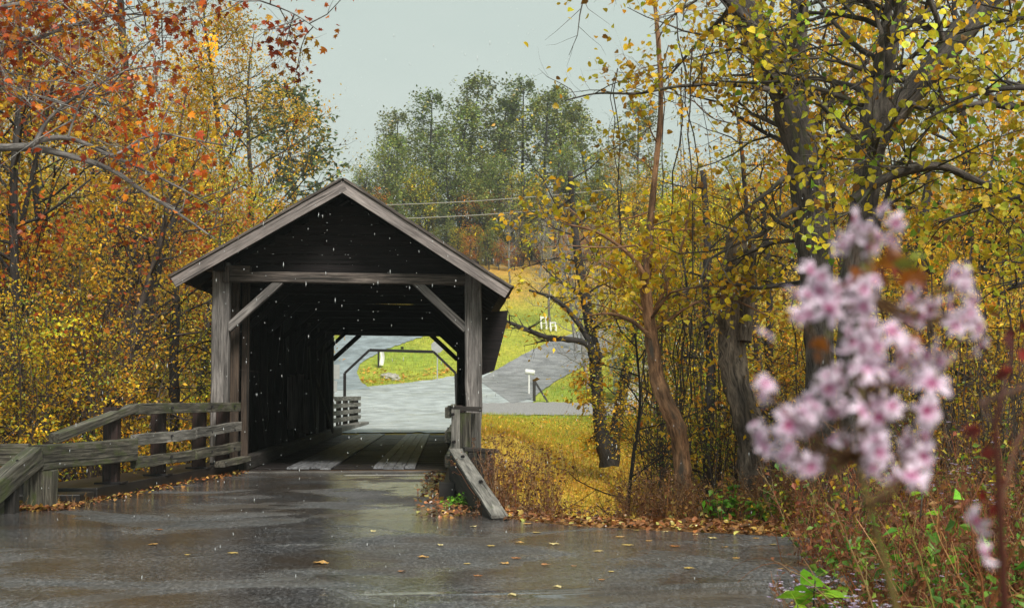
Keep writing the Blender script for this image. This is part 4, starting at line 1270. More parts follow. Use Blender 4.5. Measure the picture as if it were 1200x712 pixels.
def bent(pts, d, radii, T, base, sides=12, rough=.07, jit=.1):
    P = [at(x, y, d + RNG.uniform(-jit, jit)) for x, y in pts]
    Q = np.array([tuple(p - base) for p in P])
    s_ = np.linspace(0, 1, len(Q)); tt = np.linspace(0, 1, len(Q) * 5)
    Q2 = np.stack([np.interp(tt, s_, Q[:, k]) for k in range(3)], -1)
    ker = np.array([1, 2, 3, 4, 3, 2, 1.]); ker /= ker.sum(); Qs = Q2.copy()
    for k in range(3): Qs[3:-3, k] = np.convolve(Q2[:, k], ker, 'valid')
    R = np.interp(tt, np.linspace(0, 1, len(radii)), radii) * (1 + RNG.normal(0, .03, len(Qs)))
    tube(T.t, Qs, R, sides, rough=rough)
    return Qs, R

def sprout(T, Qs, R, n, length, t0=.1, t1=1, lv=1, kids=(0, 5, 4), el=(-.3, .8), wander=.22, upk=.0, k=.3):
    for i in range(n):
        t = t0 + (t1 - t0) * (i + RNG.uniform(0, 1)) / n
        j = min(int(t * (len(Qs) - 1)), len(Qs) - 2)
        T.limb(Qs[j], rdir(RNG.uniform(0, 2 * PI), RNG.uniform(*el)), length * RNG.uniform(.5, 1.2), max(.008, min(.04, R[j] * k)), lv, 3, kids, wander=wander, upk=upk)

def base_at(px, d):
    x = X(px, d); return Vector((x, d, tz(x, d)))

RY = [(4, (.72, .48, .025)), (2, (.70, .34, .02)), (2, (.52, .46, .03)), (.6, (.34, .16, .03))]
RG = [(4, (.60, .50, .03)), (3, (.42, .45, .035)), (3, (.68, .48, .03)), (1, (.24, .42, .04)), (.8, (.55, .28, .02)), (.4, (.2, .1, .03))]
# mossy leaning trunk
b0 = base_at(962, 17)
T = Tree()
Q, R = bent([(964, 612), (962, 540), (961, 450), (958, 360), (955, 300), (947, 220), (936, 150), (915, 95), (893, 45), (868, 5), (840, -40)], 17, [.22, .19, .17, .19, .20, .21, .22, .22, .21, .19, .16], T, b0)
Q2_, R2_ = bent([(946, 215), (936, 150), (934, 80), (936, 20), (940, -50)], 17.15, [.15, .14, .12, .11, .10], T, b0)
Q3_, R3_ = bent([(918, 110), (880, 100), (830, 99), (790, 101), (748, 111), (700, 108), (662, 118)], 16.8, [.05, .03, .025, .02, .017, .012, .008], T, b0, 6)
Q4_, R4_ = bent([(893, 45), (850, -5), (790, -30), (720, -35), (680, -30)], 16.5, [.07, .05, .035, .03, .02], T, b0, 6)
Q5_, R5_ = bent([(955, 150), (975, 110), (1010, 75), (1040, 60)], 17.3, [.06, .05, .04, .03], T, b0, 6)
sprout(T, Q, R, 16, 2.0, .35, .95); sprout(T, Q2_, R2_, 8, 1.7)
sprout(T, Q3_, R3_, 12, .9, .2, 1, 2, (0, 0, 4), k=.5); sprout(T, Q4_, R4_, 12, 1.1, .2, 1, 2, (0, 0, 5), k=.5, el=(-1.2, .1)); sprout(T, Q5_, R5_, 5, 1.2)
T.leaf(3.0, .08, RY, HEART, .12, .7)
T.finish('mossy_tree', b0, 'big dark mossy trunk leaning over the junction toward the bridge', 'tree', None, M_BARKM)
# forked trunk
b0 = base_at(1006, 14.5)
T = Tree()
Q, R = bent([(1008, 640), (1004, 540), (996, 430), (1000, 340), (1012, 250), (1018, 190), (1024, 140), (1034, 95), (1042, 45), (1052, -10), (1066, -70)], 14.5, [.19, .16, .15, .15, .15, .15, .15, .135, .125, .115, .10], T, b0)
Q2_, R2_ = Q[30:], R[30:]
Q3_, R3_ = bent([(1010, 215), (1020, 175), (1055, 122), (1092, 80), (1122, 44), (1156, 5), (1195, -60)], 14.6, [.06, .12, .14, .14, .135, .13, .12], T, b0)
Q4_, R4_ = bent([(1000, 235), (1040, 205), (1100, 190), (1150, 215), (1210, 235)], 14.1, [.06, .05, .045, .035, .03], T, b0, 7)
Q5_, R5_ = bent([(1110, 130), (1150, 120), (1190, 128), (1230, 120)], 14.2, [.04, .035, .03, .02], T, b0, 6)
sprout(T, Q, R, 8, 1.7, .35, 1); sprout(T, Q2_, R2_, 8, 1.6); sprout(T, Q3_, R3_, 12, 1.9, .1); sprout(T, Q4_, R4_, 12, 1.3, .1); sprout(T, Q5_, R5_, 8, 1.2)
T.leaf(3.0, .085, RG, HEART, .12, .7)
T.finish('forked_tree', b0, 'dark forked tree with heart-shaped yellow-green leaves behind the pink blossoms', 'tree', None, M_BARKM)
# a leafy bough hanging in from a tree beyond the frame
b0 = base_at(1330, 12.5)
T = Tree()
Q, R = bent([(1330, 660), (1335, 500), (1330, 350), (1320, 200), (1330, 50), (1350, -100)], 12.5, [.18, .16, .15, .14, .12, .1], T, b0)
for pts in ([(1325, 260), (1270, 230), (1210, 225), (1150, 245), (1100, 260)], [(1325, 160), (1260, 120), (1200, 100), (1140, 110), (1085, 140)], [(1330, 60), (1260, 20), (1190, 20), (1120, 40)], [(1325, 340), (1270, 320), (1210, 325), (1160, 350)]):
    q_, r_ = bent(pts, 12.3, [.05, .035, .02, .01], T, b0, 6, jit=.4); sprout(T, q_, r_, 13, 1.0, .2, 1, 2, (0, 0, 5), k=.5)
T.leaf(3.4, .08, RG, HEART, .10, .7)
T.finish('linden_tree', b0, 'tree at the very edge of the view whose yellow-green boughs reach in over the weeds', 'tree', None, M_BARKD)
# S-shaped brown trunk
b0 = base_at(806, 18)
T = Tree()
Q, R = bent([(808, 612), (800, 570), (799, 530), (793, 495), (778, 468), (768, 440), (765, 400), (758, 360), (756, 320), (762, 270), (766, 215), (776, 130), (772, 50), (765, -20)], 18, [.135, .12, .115, .115, .11, .10, .085, .078, .07, .055, .04, .035, .03, .025], T, b0)
q_, r_ = bent([(757, 325), (742, 300), (700, 270), (660, 262)], 17.9, [.035, .03, .02, .012], T, b0, 6); sprout(T, q_, r_, 6, .9)
q2_, r2_ = bent([(763, 395), (740, 374), (712, 366), (690, 370)], 17.9, [.035, .028, .02, .01], T, b0, 6); sprout(T, q2_, r2_, 6, .6, .2, 1, 2, (0, 0, 4), k=.5)
q3_, r3_ = bent([(755, 380), (775, 350), (800, 290), (810, 230)], 18.3, [.03, .025, .02, .012], T, b0, 6); sprout(T, q3_, r3_, 6, .9)
q4_, r4_ = bent([(770, 385), (810, 355), (850, 345), (900, 370)], 18.2, [.025, .02, .018, .012], T, b0, 6); sprout(T, q4_, r4_, 6, .9)
sprout(T, Q, R, 18, 1.5, .5, 1)
T.leaf(2.4, .08, RY, HEART, .10, .6)
T.finish('crooked_tree', b0, 'crooked orange-brown trunk bending in an S beside the meadow', 'tree', None, M_BARKB)
# snag
b0 = base_at(884, 18.5)
T = Tree()
Q, R = bent([(890, 612), (882, 560), (878, 510), (868, 465), (858, 425), (857, 370), (860, 320), (862, 282), (866, 268)], 18.5, [.23, .20, .19, .18, .19, .18, .165, .15, .10], T, b0, 14, .10)
bent([(872, 400), (877, 340), (880, 295), (884, 288)], 18.45, [.10, .09, .08, .03], T, b0, 9, .12)
bent([(872, 470), (890, 500), (893, 560), (905, 612)], 18.6, [.12, .11, .11, .13], T, b0, 9, .1)
q_, r_ = bent([(858, 345), (835, 330), (800, 342), (770, 355)], 18.3, [.03, .025, .02, .012], T, b0, 6); sprout(T, q_, r_, 5, .8)
sprout(T, Q, R, 7, .9, .2, .9, k=.1)
T.leaf(.5, .09, RY, HEART, .08)
T.finish('broken_snag', b0, 'thick grey-brown broken-topped trunk at the verge, dead and without a crown', 'tree', None, M_BARKS)
# twin trunks in the meadow
b0 = base_at(711, 47)
T = Tree()
Q, R = bent([(712, 545), (704, 505), (700, 460), (697, 415), (690, 370), (680, 320), (672, 260), (668, 200)], 47, [.30, .24, .22, .21, .19, .16, .12, .08], T, b0)
Q2_, R2_ = bent([(716, 545), (722, 500), (731, 450), (740, 405), (752, 360), (760, 300), (764, 240)], 47.3, [.28, .22, .20, .19, .17, .13, .09], T, b0)
q_, r_ = bent([(705, 420), (694, 408), (683, 385), (655, 350), (620, 340)], 46.8, [.14, .12, .10, .07, .04], T, b0, 7)
q5_, r5_ = bent([(699, 425), (690, 402), (665, 397), (640, 396), (618, 386), (600, 379), (580, 370)], 46.4, [.13, .11, .10, .095, .08, .06, .03], T, b0, 7)
sprout(T, q5_, r5_, 10, 1.4, .3, 1, 2, (0, 0, 5), k=.5)
for a_, b2_, n_, l_ in ((Q, R, 18, 3.2), (Q2_, R2_, 16, 3.0), (q_, r_, 8, 2.2)): sprout(T, a_, b2_, n_, l_, .5, 1, k=.4, upk=.03)
T.leaf(1.3, .19, RY, OVAL, .2)
T.tips = []
sprout(T, Q, R, 4, 1.0, .12, .3, k=.2); T.leaf(5, .2, YEL, OVAL, .2)
T.finish('twin_trunk_tree', b0, 'dark twin-trunked tree standing alone in the golden meadow', 'tree', None, M_BARKD)
# a few slim dark trunks in the tangle
for pts, d, r0, r1, lb in [
    ([(832, 600), (828, 520), (835, 430), (826, 350), (830, 290), (824, 200)], 21, .10, .05, 'slim dark trunk between the crooked brown trunk and the snag'),
    ([(905, 590), (912, 520), (900, 430), (903, 340), (892, 230)], 22, .09, .05, 'slim dark trunk just past the snag'),
    ([(735, 600), (741, 540), (752, 470), (744, 390)], 19, .035, .015, 'thin bent stem at the meadow edge before the crooked trunk'),
    ([(1090, 560), (1080, 480), (1086, 400), (1076, 300), (1090, 200)], 19, .11, .06, 'dark trunk half hidden behind the pink blossoms'),
    ([(1150, 520), (1158, 430), (1150, 340), (1162, 240)], 21, .10, .05, 'dark trunk beyond the red-brown weed stems')]:
    T, b_ = dark_trunk(pts, d, r0, r1, lb, per=1.8, pal=YEL, nk=12, lsz=.10, start=.15, lb_len=1.5)
    T.finish('slim_tree', b_, lb, 'tree', None, M_BARKD)

# vines hanging in the tangle
def vine_curtain(px0, px1, py0, py1, d, n, pal, label, per=30, ls=.06, name='hanging_vine'):
    c = base_at((px0 + px1) / 2, d)
    T = Tree((3, 3, 3, 3))
    for i in range(n):
        x = RNG.uniform(px0, px1); P = []
        y0_ = RNG.uniform(py0, py0 + .4 * (py1 - py0)); y1_ = RNG.uniform(py0 + .7 * (py1 - py0), py1)
        dd = d + RNG.uniform(-1.2, 1.2)
        for j in range(9):
            t = j / 8
            P.append(tuple(at(x, y0_ * (1 - t) + y1_ * t, dd) - c)); x += RNG.normal(0, 4)
        P = np.array(P); tube(T.t, P, RNG.uniform(.004, .013), 3); T.tips.append(P)
    T.leaf(per, ls, pal, OVAL, .10, .8)
    return T.finish(name, c, label, 'vine', None, M_BARKT, parts=('stem', 'foliage'))
vine_curtain(752, 862, 300, 610, 19.6, 46, GRN + [(4, (.30, .32, .04)), (3, (.4, .3, .03)), (3, (.12, .08, .04))], 'curtain of small-leaved green vines between the crooked trunk and the snag')
vine_curtain(925, 1060, 300, 620, 18.5, 40, YGR + [(3, (.14, .09, .04))], 'curtain of yellowing vines on the mossy leaning trunk', per=18)
vine_curtain(715, 830, -20, 330, 17.6, 9, RY, 'long bare vines dangling from the high boughs over the meadow', per=2.2, ls=.10)
vine_curtain(1080, 1230, 260, 600, 17, 34, YGR + [(3, (.14, .09, .04))], 'curtain of vines behind the dense weeds at the verge', per=16)

# bare brushwood
def brush(px, d, H, label, group, pal=BRNL, per=1.0, n=22, name='bare_bush', lean=.5, ls=.07, mat=None):
    b_ = base_at(px, d); T = Tree((4, 4, 3, 3))
    for i in range(n):
        T.limb((RNG.normal(0, .12), RNG.normal(0, .12), -.05), rdir(RNG.uniform(0, 2 * PI), RNG.uniform(.75, 1.45)), H * RNG.uniform(.5, 1.1), .012, 2, 3, (0, 0, 6), wander=.13, upk=.02, start=.3, ang=(.3, .8))
    T.leaf(per, ls, pal, OVAL, .05)
    return T.finish(name, b_, label, 'bush', group, mat or M_BARKT, parts=('stems', 'leaves'))
for k, (px, d, H, pal, per) in enumerate([(785, 20, 2.2, BRNL, .8), (840, 19.5, 2.4, YEL, .8), (870, 20.5, 2.6, BRNL, .6), (925, 19, 2.2, YGR, 1.5), (960, 18, 2.0, YEL, 1.2), (1005, 16.8, 1.9, BRNL, .9), (1050, 16, 2.0, YGR, 1.2), (1100, 15, 2.0, BRNL, 1), (1150, 14.5, 2.1, YGR, 1.2), (1200, 14, 2.1, BRNL, 1), (905, 21, 2.4, OCH, 1), (765, 23, 2.6, YGR, 1.0)]):
    brush(px, d, H * (1 if px > 800 else .7), 'bare many-stemmed bush in the brushwood between the verge and the trunks', 'bare bushes along the verge', pal, per)

# red maple hanging over from the left, its trunk outside the view
b0 = Vector((X(-130, 14.5), 14.5, 0)); b0.z = tz(b0.x, b0.y)
T = Tree()
Q, R = bent([(-150, 640), (-140, 450), (-130, 300), (-120, 170), (-140, 20), (-150, -200), (-150, -420)], 14.5, [.22, .19, .17, .16, .14, .1, .06], T, b0)
A_, Ar = bent([(-125, 200), (-60, 178), (0, 173), (35, 172), (62, 178), (110, 190), (140, 203), (168, 225), (205, 247), (232, 266), (252, 280)], 13.5, [.055, .046, .042, .040, .034, .028, .023, .019, .015, .010, .005], T, b0, 9, .03, .03)
B_, Br = bent([(30, 173), (50, 163), (78, 160), (105, 170), (128, 182), (170, 200), (215, 222), (256, 246)], 13.4, [.032, .028, .024, .02, .017, .013, .009, .004], T, b0, 8, .03, .03)
C_, Cr = bent([(42, 166), (52, 145), (75, 122), (105, 104), (130, 92), (155, 78)], 13.3, [.026, .02, .016, .012, .01, .006], T, b0, 7, .03, .05)
D_, Dr = bent([(80, 160), (88, 135), (100, 108), (118, 82)], 13.2, [.012, .010, .009, .005], T, b0, 6, .03, .05)
E_, Er = bent([(128, 182), (145, 178), (165, 162), (190, 155), (225, 164), (275, 172)], 13.2, [.018, .016, .015, .012, .01, .005], T, b0, 6, .03, .03)
F_, Fr = bent([(145, 197), (150, 188), (180, 176), (208, 160)], 13.45, [.016, .014, .011, .006], T, b0, 6)
H_, Hr = bent([(-130, 60), (-60, 20), (20, 5), (110, -10), (200, -18), (280, -8), (345, 15), (372, 35)], 14.2, [.04, .03, .022, .017, .013, .010, .007, .004], T, b0, 7)
I_, Ir = bent([(-125, 120), (-60, 90), (10, 60), (80, 30), (140, 15), (200, 20)], 14.6, [.035, .028, .02, .016, .01, .006], T, b0, 7)
T.tips = []
T2 = T
def fine(q_, r_, n, ln, t0=.3):
    sprout(T2, q_, r_, n, ln, t0, 1, 2, (0, 0, 5), el=(-.8, .8), k=.4)
fine(C_, Cr, 16, 1.1, .2); fine(D_, Dr, 9, .9, .2); fine(H_, Hr, 34, 1.1, .15); fine(I_, Ir, 38, 1.3, .1)
T.leaf(3.8, .085, RED, MAPLE, .12, .8)
T.tips = []
fine(A_, Ar, 6, .5, .55); fine(B_, Br, 7, .6, .4); fine(E_, Er, 8, .6, .2); fine(F_, Fr, 4, .5, .3)
T.leaf(1.0, .09, RED, MAPLE, .09, .8)
T.finish('red_maple', b0, 'red maple reaching in from beyond the edge on long pale boughs', 'tree', None, M_BARKP)
# second, orange-red maple crown further back
T = forest_tree(11.5, .09, 26, .35, RED, .11, 4.6, (6, 4), .27, shape=MAPLE)
T.finish('scarlet_maple', base_at(15, 26), 'scarlet-leaved maple crown over the golden saplings', 'tree', None, M_BARKD)
T = forest_tree(11.5, .15, 24, .45, RED + ORG, .12, 2.6, (6, 4), .25, shape=MAPLE)
T.finish('scarlet_maple', base_at(165, 38), 'thin red and orange maple crown behind the crossing boughs', 'tree', None, M_BARKD)
T = forest_tree(9.5, .15, 24, .35, ORG + RED, .14, 5, (6, 4), .28, shape=MAPLE)
T.finish('scarlet_maple', base_at(228, 45), 'flame-orange maple crown touching the roof edge', 'tree', None, M_BARKD)

# ------------------------------------------------------------------ ground cover
def scatter_poly(n, fx):
    out = fx(n); return out
def mass(name, P, size, cols, shape, mat, droop=0, flat=2.5, axis=None):
    mb = MB(); leaves(mb, P, size, cols, shape, droop, flat, axis)
    return tag(mb.build(name, mat, use_col=True), kind='stuff')

LIT = [(5, (.26, .10, .035)), (2, (.40, .19, .05)), (3, (.16, .065, .025)), (1, (.50, .32, .07)), (1, (.10, .05, .02)), (1, (.45, .40, .10))]
def on(x, y, dz=.02):
    return np.stack([x, y, terr(x, y) + dz], -1)
# litter along the far verge of the junction, on the bank and the woodland floor
n = 9000
u = RNG.uniform(0, 1, n); x = RNG.uniform(.6, 16, n)
edge = np.interp(x, [.6, .85, 1.7, 4.2, 14], [16.4, 16.2, 15.4, 13.9, 13.3])
y = edge + np.abs(RNG.normal(0, 1.0, n)) - .05
P1 = on(x, y)
n2_ = 1100
x = RNG.uniform(-.5, .35, n2_); y = RNG.uniform(16.6, 26, n2_); P2 = on(x - .0, y, .015); P2 = P2[(P2[:, 0] > -.35 + RNG.uniform(-.2, .3, n2_))]
n3_ = 480
y = RNG.uniform(18, 26.3, n3_); x = rx(y) + np.abs(RNG.normal(0, .13, n3_)) + .03; P3 = on(x, y, .02)
n4_ = 900
x = RNG.uniform(-6, -4.95, n4_); y = RNG.uniform(17.8, 18.8, n4_); P4 = on(x, y, .02)
P = np.concatenate([P1, P2, P3, P4]); N_ = len(P)
P[:, 2] += RNG.uniform(0, .03, N_)
mass('leaf_litter', P, RNG.uniform(.03, .08, N_), pick(LIT, N_, .25), HEART, M_LITT)
# litter on the meadow
n = 14000
y = RNG.uniform(42, 74, n); x = RNG.uniform(.8, 13, n)
P = on(x, y, .04)
mass('meadow_leaves', P, RNG.uniform(.10, .2, n), pick([(3, (.60, .28, .03)), (3, (.72, .44, .04)), (1, (.32, .14, .03))], n, .2), OVAL, M_LITT)
n = 26000
y = RNG.uniform(56, 76, n); x = RNG.uniform(.8, 14, n)
mass('meadow_grass', on(x, y, 0), RNG.uniform(.10, .24, n), pick([(3, (.42, .46, .04)), (2, (.30, .40, .04)), (2, (.56, .46, .05))], n, .2), BLADE, M_LEAF, flat=0, axis=(0, 0, 1))
n = 46000
y = RNG.uniform(41, 66, n); x = RNG.uniform(.8, 14, n)
mass('meadow_grass', on(x, y, 0), RNG.uniform(.10, .26, n), pick([(3, (.52, .44, .04)), (4, (.66, .44, .05)), (1.4, (.30, .38, .03)), (3, (.66, .34, .05))], n, .2), BLADE, M_LEAF, flat=0, axis=(0, 0, 1))
n = 42000
y = RNG.uniform(84, 150, n); x = RNG.uniform(-10, 14, n)
kk = np.ones(n, bool)
P = on(x, y, 0)
# keep the grass off the roads
pxs = np.array([proj(p) for p in P])
def inside(poly, q):
    poly = np.array(poly, float); r = np.zeros(len(q), bool); j = len(poly) - 1
    for i in range(len(poly)):
        c = ((poly[i, 1] > q[:, 1]) != (poly[j, 1] > q[:, 1])) & (q[:, 0] < (poly[j, 0] - poly[i, 0]) * (q[:, 1] - poly[i, 1]) / (poly[j, 1] - poly[i, 1] + 1e-9) + poly[i, 0])
        r ^= c; j = i
    return r
bad = inside([(290, 464), (430, 454), (480, 449), (540, 441), (575, 438), (560, 446), (585, 432), (615, 415), (650, 398), (690, 386), (740, 376), (765, 399), (683, 432), (650, 450), (625, 476), (625, 520), (290, 520)], pxs)
bad |= inside([(300, 466), (345, 432), (380, 410), (402, 394), (425, 384), (470, 370), (560, 376), (510, 390), (472, 404), (441, 419), (419, 438), (432, 458)], pxs)
P = P[~bad]; n = len(P)
mass('hill_grass', P, RNG.uniform(.12, .3, n), pick([(3, (.30, .40, .03)), (3, (.52, .46, .04)), (2, (.20, .34, .03))], n, .2), BLADE, M_LEAF, flat=0, axis=(0, 0, 1))

# single leaves lying on the road, each one its own
def star_leaf(name, colr, seed):
    mb = MB(); v, f = MAPLE
    rg = np.random.default_rng(seed); v = v.copy(); v[:, 2] = np.abs(rg.normal(0, .06, len(v))) + .02
    mb.add(v - np.array([.45, 0, 0]), f, 0, col=colr)
    return mb
leafcols = [(.55, .30, .08), (.60, .42, .12), (.45, .18, .05), (.62, .50, .22)]
lp = []
LEAFP = [(375, 662), (273, 650), (470, 671), (555, 618), (608, 637), (628, 625), (680, 618), (660, 600), (726, 630), (745, 622), (790, 641), (815, 628), (862, 655), (700, 648), (640, 664), (515, 640), (590, 662), (736, 640), (672, 665), (835, 632), (885, 632), (905, 640), (930, 634), (780, 624), (850, 642), (575, 642), (605, 655), (650, 640), (180, 640), (220, 652), (185, 622), (436, 624), (760, 635), (716, 672), (705, 682), (655, 690), (915, 668), (808, 668), (870, 625), (945, 625), (495, 655), (548, 662), (560, 676), (602, 700), (618, 615)]
for i, (px, py) in enumerate(LEAFP):
    p = ground(px, py, 4)
    if i < 4:
        o = star_leaf('fallen_leaf', leafcols[i], i).build('fallen_leaf', M_LITT, use_col=True); lp.append(o)
    else:
        o = lp[i % 4].copy(); COL.objects.link(o)
    o.location = (p.x, p.y, p.z + .012); s_ = RNG.uniform(.06, .13) * (1.3 if i == 0 else 1); o.scale = (s_, s_, s_ * .7); o.rotation_euler = (0, 0, RNG.uniform(0, 6))
    cn = ('tan', 'yellow', 'rusty brown', 'pale straw')[i % 4]
    tag(o, f'{cn} fallen maple leaf lying flat on the wet asphalt', 'leaf', f'{cn} leaves fallen on the road')

# dry weeds in clumps: stems with seed heads
def weed_patch(name, cx_, cy_, rx_, ry_, n, H, cols, label=None, heads=None, hs=.03, lean=.25, leafy=4, lcols=BRNL, lsz=.06, kind='stuff', grp=None, sr=.0035):
    mb = MB()
    xs = RNG.uniform(-rx_, rx_, n) + cx_; ys = RNG.uniform(-ry_, ry_, n) + cy_
    zs = terr(xs, ys)
    sc = pick(cols, n, .2); LP = []; HP = []
    for i in range(n):
        h = H * RNG.uniform(.45, 1.15); d = np.array([RNG.normal(0, lean), RNG.normal(0, lean), 1]); d /= np.linalg.norm(d)
        k = 4; P = [np.array([xs[i], ys[i], zs[i] - .03])]
        for _ in range(k):
            d = d + RNG.normal(0, .12, 3); d /= np.linalg.norm(d); P.append(P[-1] + d * h / k)
        P = np.array(P); tube(mb, P, np.linspace(sr, sr * .45, k + 1), 3, col=sc[i])
        for _ in range(RNG.poisson(leafy)):
            t = RNG.uniform(.3, k - .01); j = int(t); LP.append(P[j] + (P[j + 1] - P[j]) * (t - j) + RNG.normal(0, .02, 3))
        for _ in range(RNG.poisson(2)):       # side shoots
            t = RNG.uniform(1.5, k - .01); j = int(t); q = P[j] + (P[j + 1] - P[j]) * (t - j)
            e = q + (P[j + 1] - P[j]) / (h / k) * h * .15 + RNG.normal(0, h * .07, 3)
            tube(mb, [q, (q + e) / 2 + RNG.normal(0, .01, 3), e], sr * .5, 3, col=sc[i]); HP.append(e)
        HP.append(P[-1])
    if LP:
        leaves(mb, LP, lsz * RNG.uniform(.5, 1.3, len(LP)), pick(lcols, len(LP), .2), OVAL, .5, .3)
    if heads:
        A = np.repeat(np.array(HP), 4, 0); A = A + RNG.normal(0, hs * .6, A.shape)
        leaves(mb, A, hs * RNG.uniform(.6, 1.2, len(A)), pick(heads, len(A), .2), OVAL, 0, .3)
    o = mb.build(name, M_LEAF, use_col=True)
    if kind == 'stuff': tag(o, kind='stuff')
    else: tag(o, label, 'plant', grp)
    return o

STRAW = [(4, (.34, .20, .08)), (3, (.24, .10, .04)), (2, (.44, .30, .14)), (1, (.12, .06, .03))]
RBR = [(4, (.28, .10, .04)), (3, (.36, .16, .06)), (2, (.16, .06, .03)), (1, (.46, .28, .12))]
SEED = [(3, (.16, .08, .05)), (2, (.28, .16, .09))]
cx_ = X(612, 18.2)
weed_patch('dry_weeds', cx_, 18.6, .5, 1.2, 190, .85, STRAW, heads=SEED, leafy=3)
weed_patch('dry_weeds', X(665, 17), 17.0, 1.2, .5, 110, .22, RBR, heads=SEED, leafy=4)
weed_patch('dry_weeds', X(765, 17.5), 17.4, .4, .8, 130, .6, STRAW + RBR, heads=SEED, leafy=3)
weed_patch('dry_weeds', X(860, 17), 17.0, 1.0, 1.0, 260, .6, RBR, heads=SEED, leafy=5, lcols=LIT)
weed_patch('dry_weeds', 5.2, 15.6, 1.6, 1.0, 320, .8, STRAW + RBR, heads=SEED, leafy=5, lcols=LIT + YGR)
weed_patch('dry_weeds', 7.6, 14.8, 2.0, 1.0, 260, 1.1, STRAW + RBR, heads=SEED, leafy=5, lcols=LIT + GRN)
weed_patch('dry_weeds', X(60, 18.2), 18.3, .7, .4, 40, .22, STRAW, leafy=2)

# bright green seedlings and a green tuft
def seedling(px, d, H, label, n=7, ls=.13, pal=BGRN, shape=OVAL, name='green_seedling', py=None, per=4):
    b_ = base_at(px, d); T = Tree((4, 4, 3, 3))
    for i in range(n):
        T.limb((RNG.normal(0, .05), RNG.normal(0, .05), -.03), rdir(RNG.uniform(0, 2 * PI), RNG.uniform(.8, 1.5)), H * RNG.uniform(.6, 1.1), .008, 2, 3, (0, 0, 4), wander=.1, upk=.02, start=.35)
    T.leaf(per, ls, pal, shape, .03, .2, 1.2)
    return T.finish(name, b_, label, 'plant', None, M_BARKT, parts=('stems', 'leaves'))
seedling(850, 16.4, .42, 'bright green seedling at the verge before the snag, nearer the bridge')
seedling(893, 16.2, .38, 'bright green seedling at the foot of the snag')
seedling(912, 16.4, .36, 'bright green seedling beside the pale-barked stem past the snag')
seedling(535, 18.3, .14, 'low bright green tuft growing against the foot of the slanted plank', n=16, ls=.05, name='green_tuft', per=8)

# weeds of the near bank, bottom corner of the view
GW = [(4, (.10, .22, .03)), (3, (.16, .30, .04)), (2, (.24, .34, .05))]
weed_patch('bank_weeds', 4.3, 10.4, 1.3, 1.9, 680, .75, RBR, heads=SEED, hs=.02, leafy=7, lcols=GW + RBR + BRNL, lsz=.06, lean=.35, sr=.004)
weed_patch('bank_weeds', 3.6, 8.8, .85, .9, 420, .50, RBR, heads=None, leafy=7, lcols=GW + BRNL, lsz=.05, lean=.45, sr=.0035)
weed_patch('bank_weeds', 5.0, 12.6, 1.6, 1.0, 480, 1.15, RBR + STRAW, heads=SEED, hs=.02, leafy=8, lcols=GW + YGR + RBR, lsz=.07, sr=.004)
weed_patch('bank_weeds', 2.75, 9.3, .35, .9, 150, .26, RBR, leafy=4, lcols=BRNL, lsz=.04, lean=.6, sr=.003)
n = 6000
x = RNG.uniform(2.5, 7.5, n); y = RNG.uniform(6.5, 13.2, n); kx = x > 2.6 + .25 * np.sin(y * 3) + np.clip((y - 10.3) * 2.4, 0, 3)
P = on(x[kx], y[kx], .03); n = len(P)
mass('bank_litter', P, RNG.uniform(.04, .10, n), pick(LIT + GW, n, .25), OVAL, M_LITT, flat=1.5)
n = 9000
x = RNG.uniform(2.7, 7.5, n); y = RNG.uniform(7.5, 13.2, n); kx = x > 2.9 + np.clip((y - 10.3) * 2.4, 0, 3)
P = on(x[kx], y[kx], 0); n = len(P); P[:, 2] += RNG.uniform(0, .35, n)
mass('bank_herbs', P, RNG.uniform(.03, .09, n), pick(GW + [(3, (.25, .10, .04))], n, .25), OVAL, M_LEAF, flat=1)
# long arching red grass stems
mb = MB()
for i in range(46):
    x0_ = RNG.uniform(2.7, 4.6); y0_ = RNG.uniform(8.2, 10.5); z0_ = tz(x0_, y0_); az = RNG.uniform(2.2, 4.2); L_ = RNG.uniform(.5, 1.1)
    P = []
    for t in np.linspace(0, 1, 8):
        P.append((x0_ + math.cos(az) * L_ * t * .7, y0_ + math.sin(az) * L_ * t * .4, z0_ + L_ * (t * .9 - .75 * t * t)))
    tube(mb, P, np.linspace(.004, .0015, 8), 3, col=pick(RBR, 1)[0])
tag(mb.build('arching_grass', M_LEAF, use_col=True), kind='stuff')

P = []
for cxx, cyy, nn in ((436, 452, 90), (425, 440, 60), (470, 449, 70), (520, 442, 60)):
    for _ in range(nn):
        g_ = ground(cxx + RNG.normal(0, 14), cyy - abs(RNG.normal(0, 4)) - 2, 60); P.append((g_.x, g_.y, g_.z + .08))
P = np.array(P); pq = np.array([proj(p) for p in P]); okk = inside([(418, 437), (423, 449), (432, 454), (480, 449), (540, 441), (540, 400), (470, 404), (434, 419)], pq); P = P[okk]
mass('bank_edge_leaves', P, RNG.uniform(.2, .4, len(P)), pick([(3, (.60, .26, .04)), (2, (.66, .40, .05))], len(P), .2), OVAL, M_LITT)
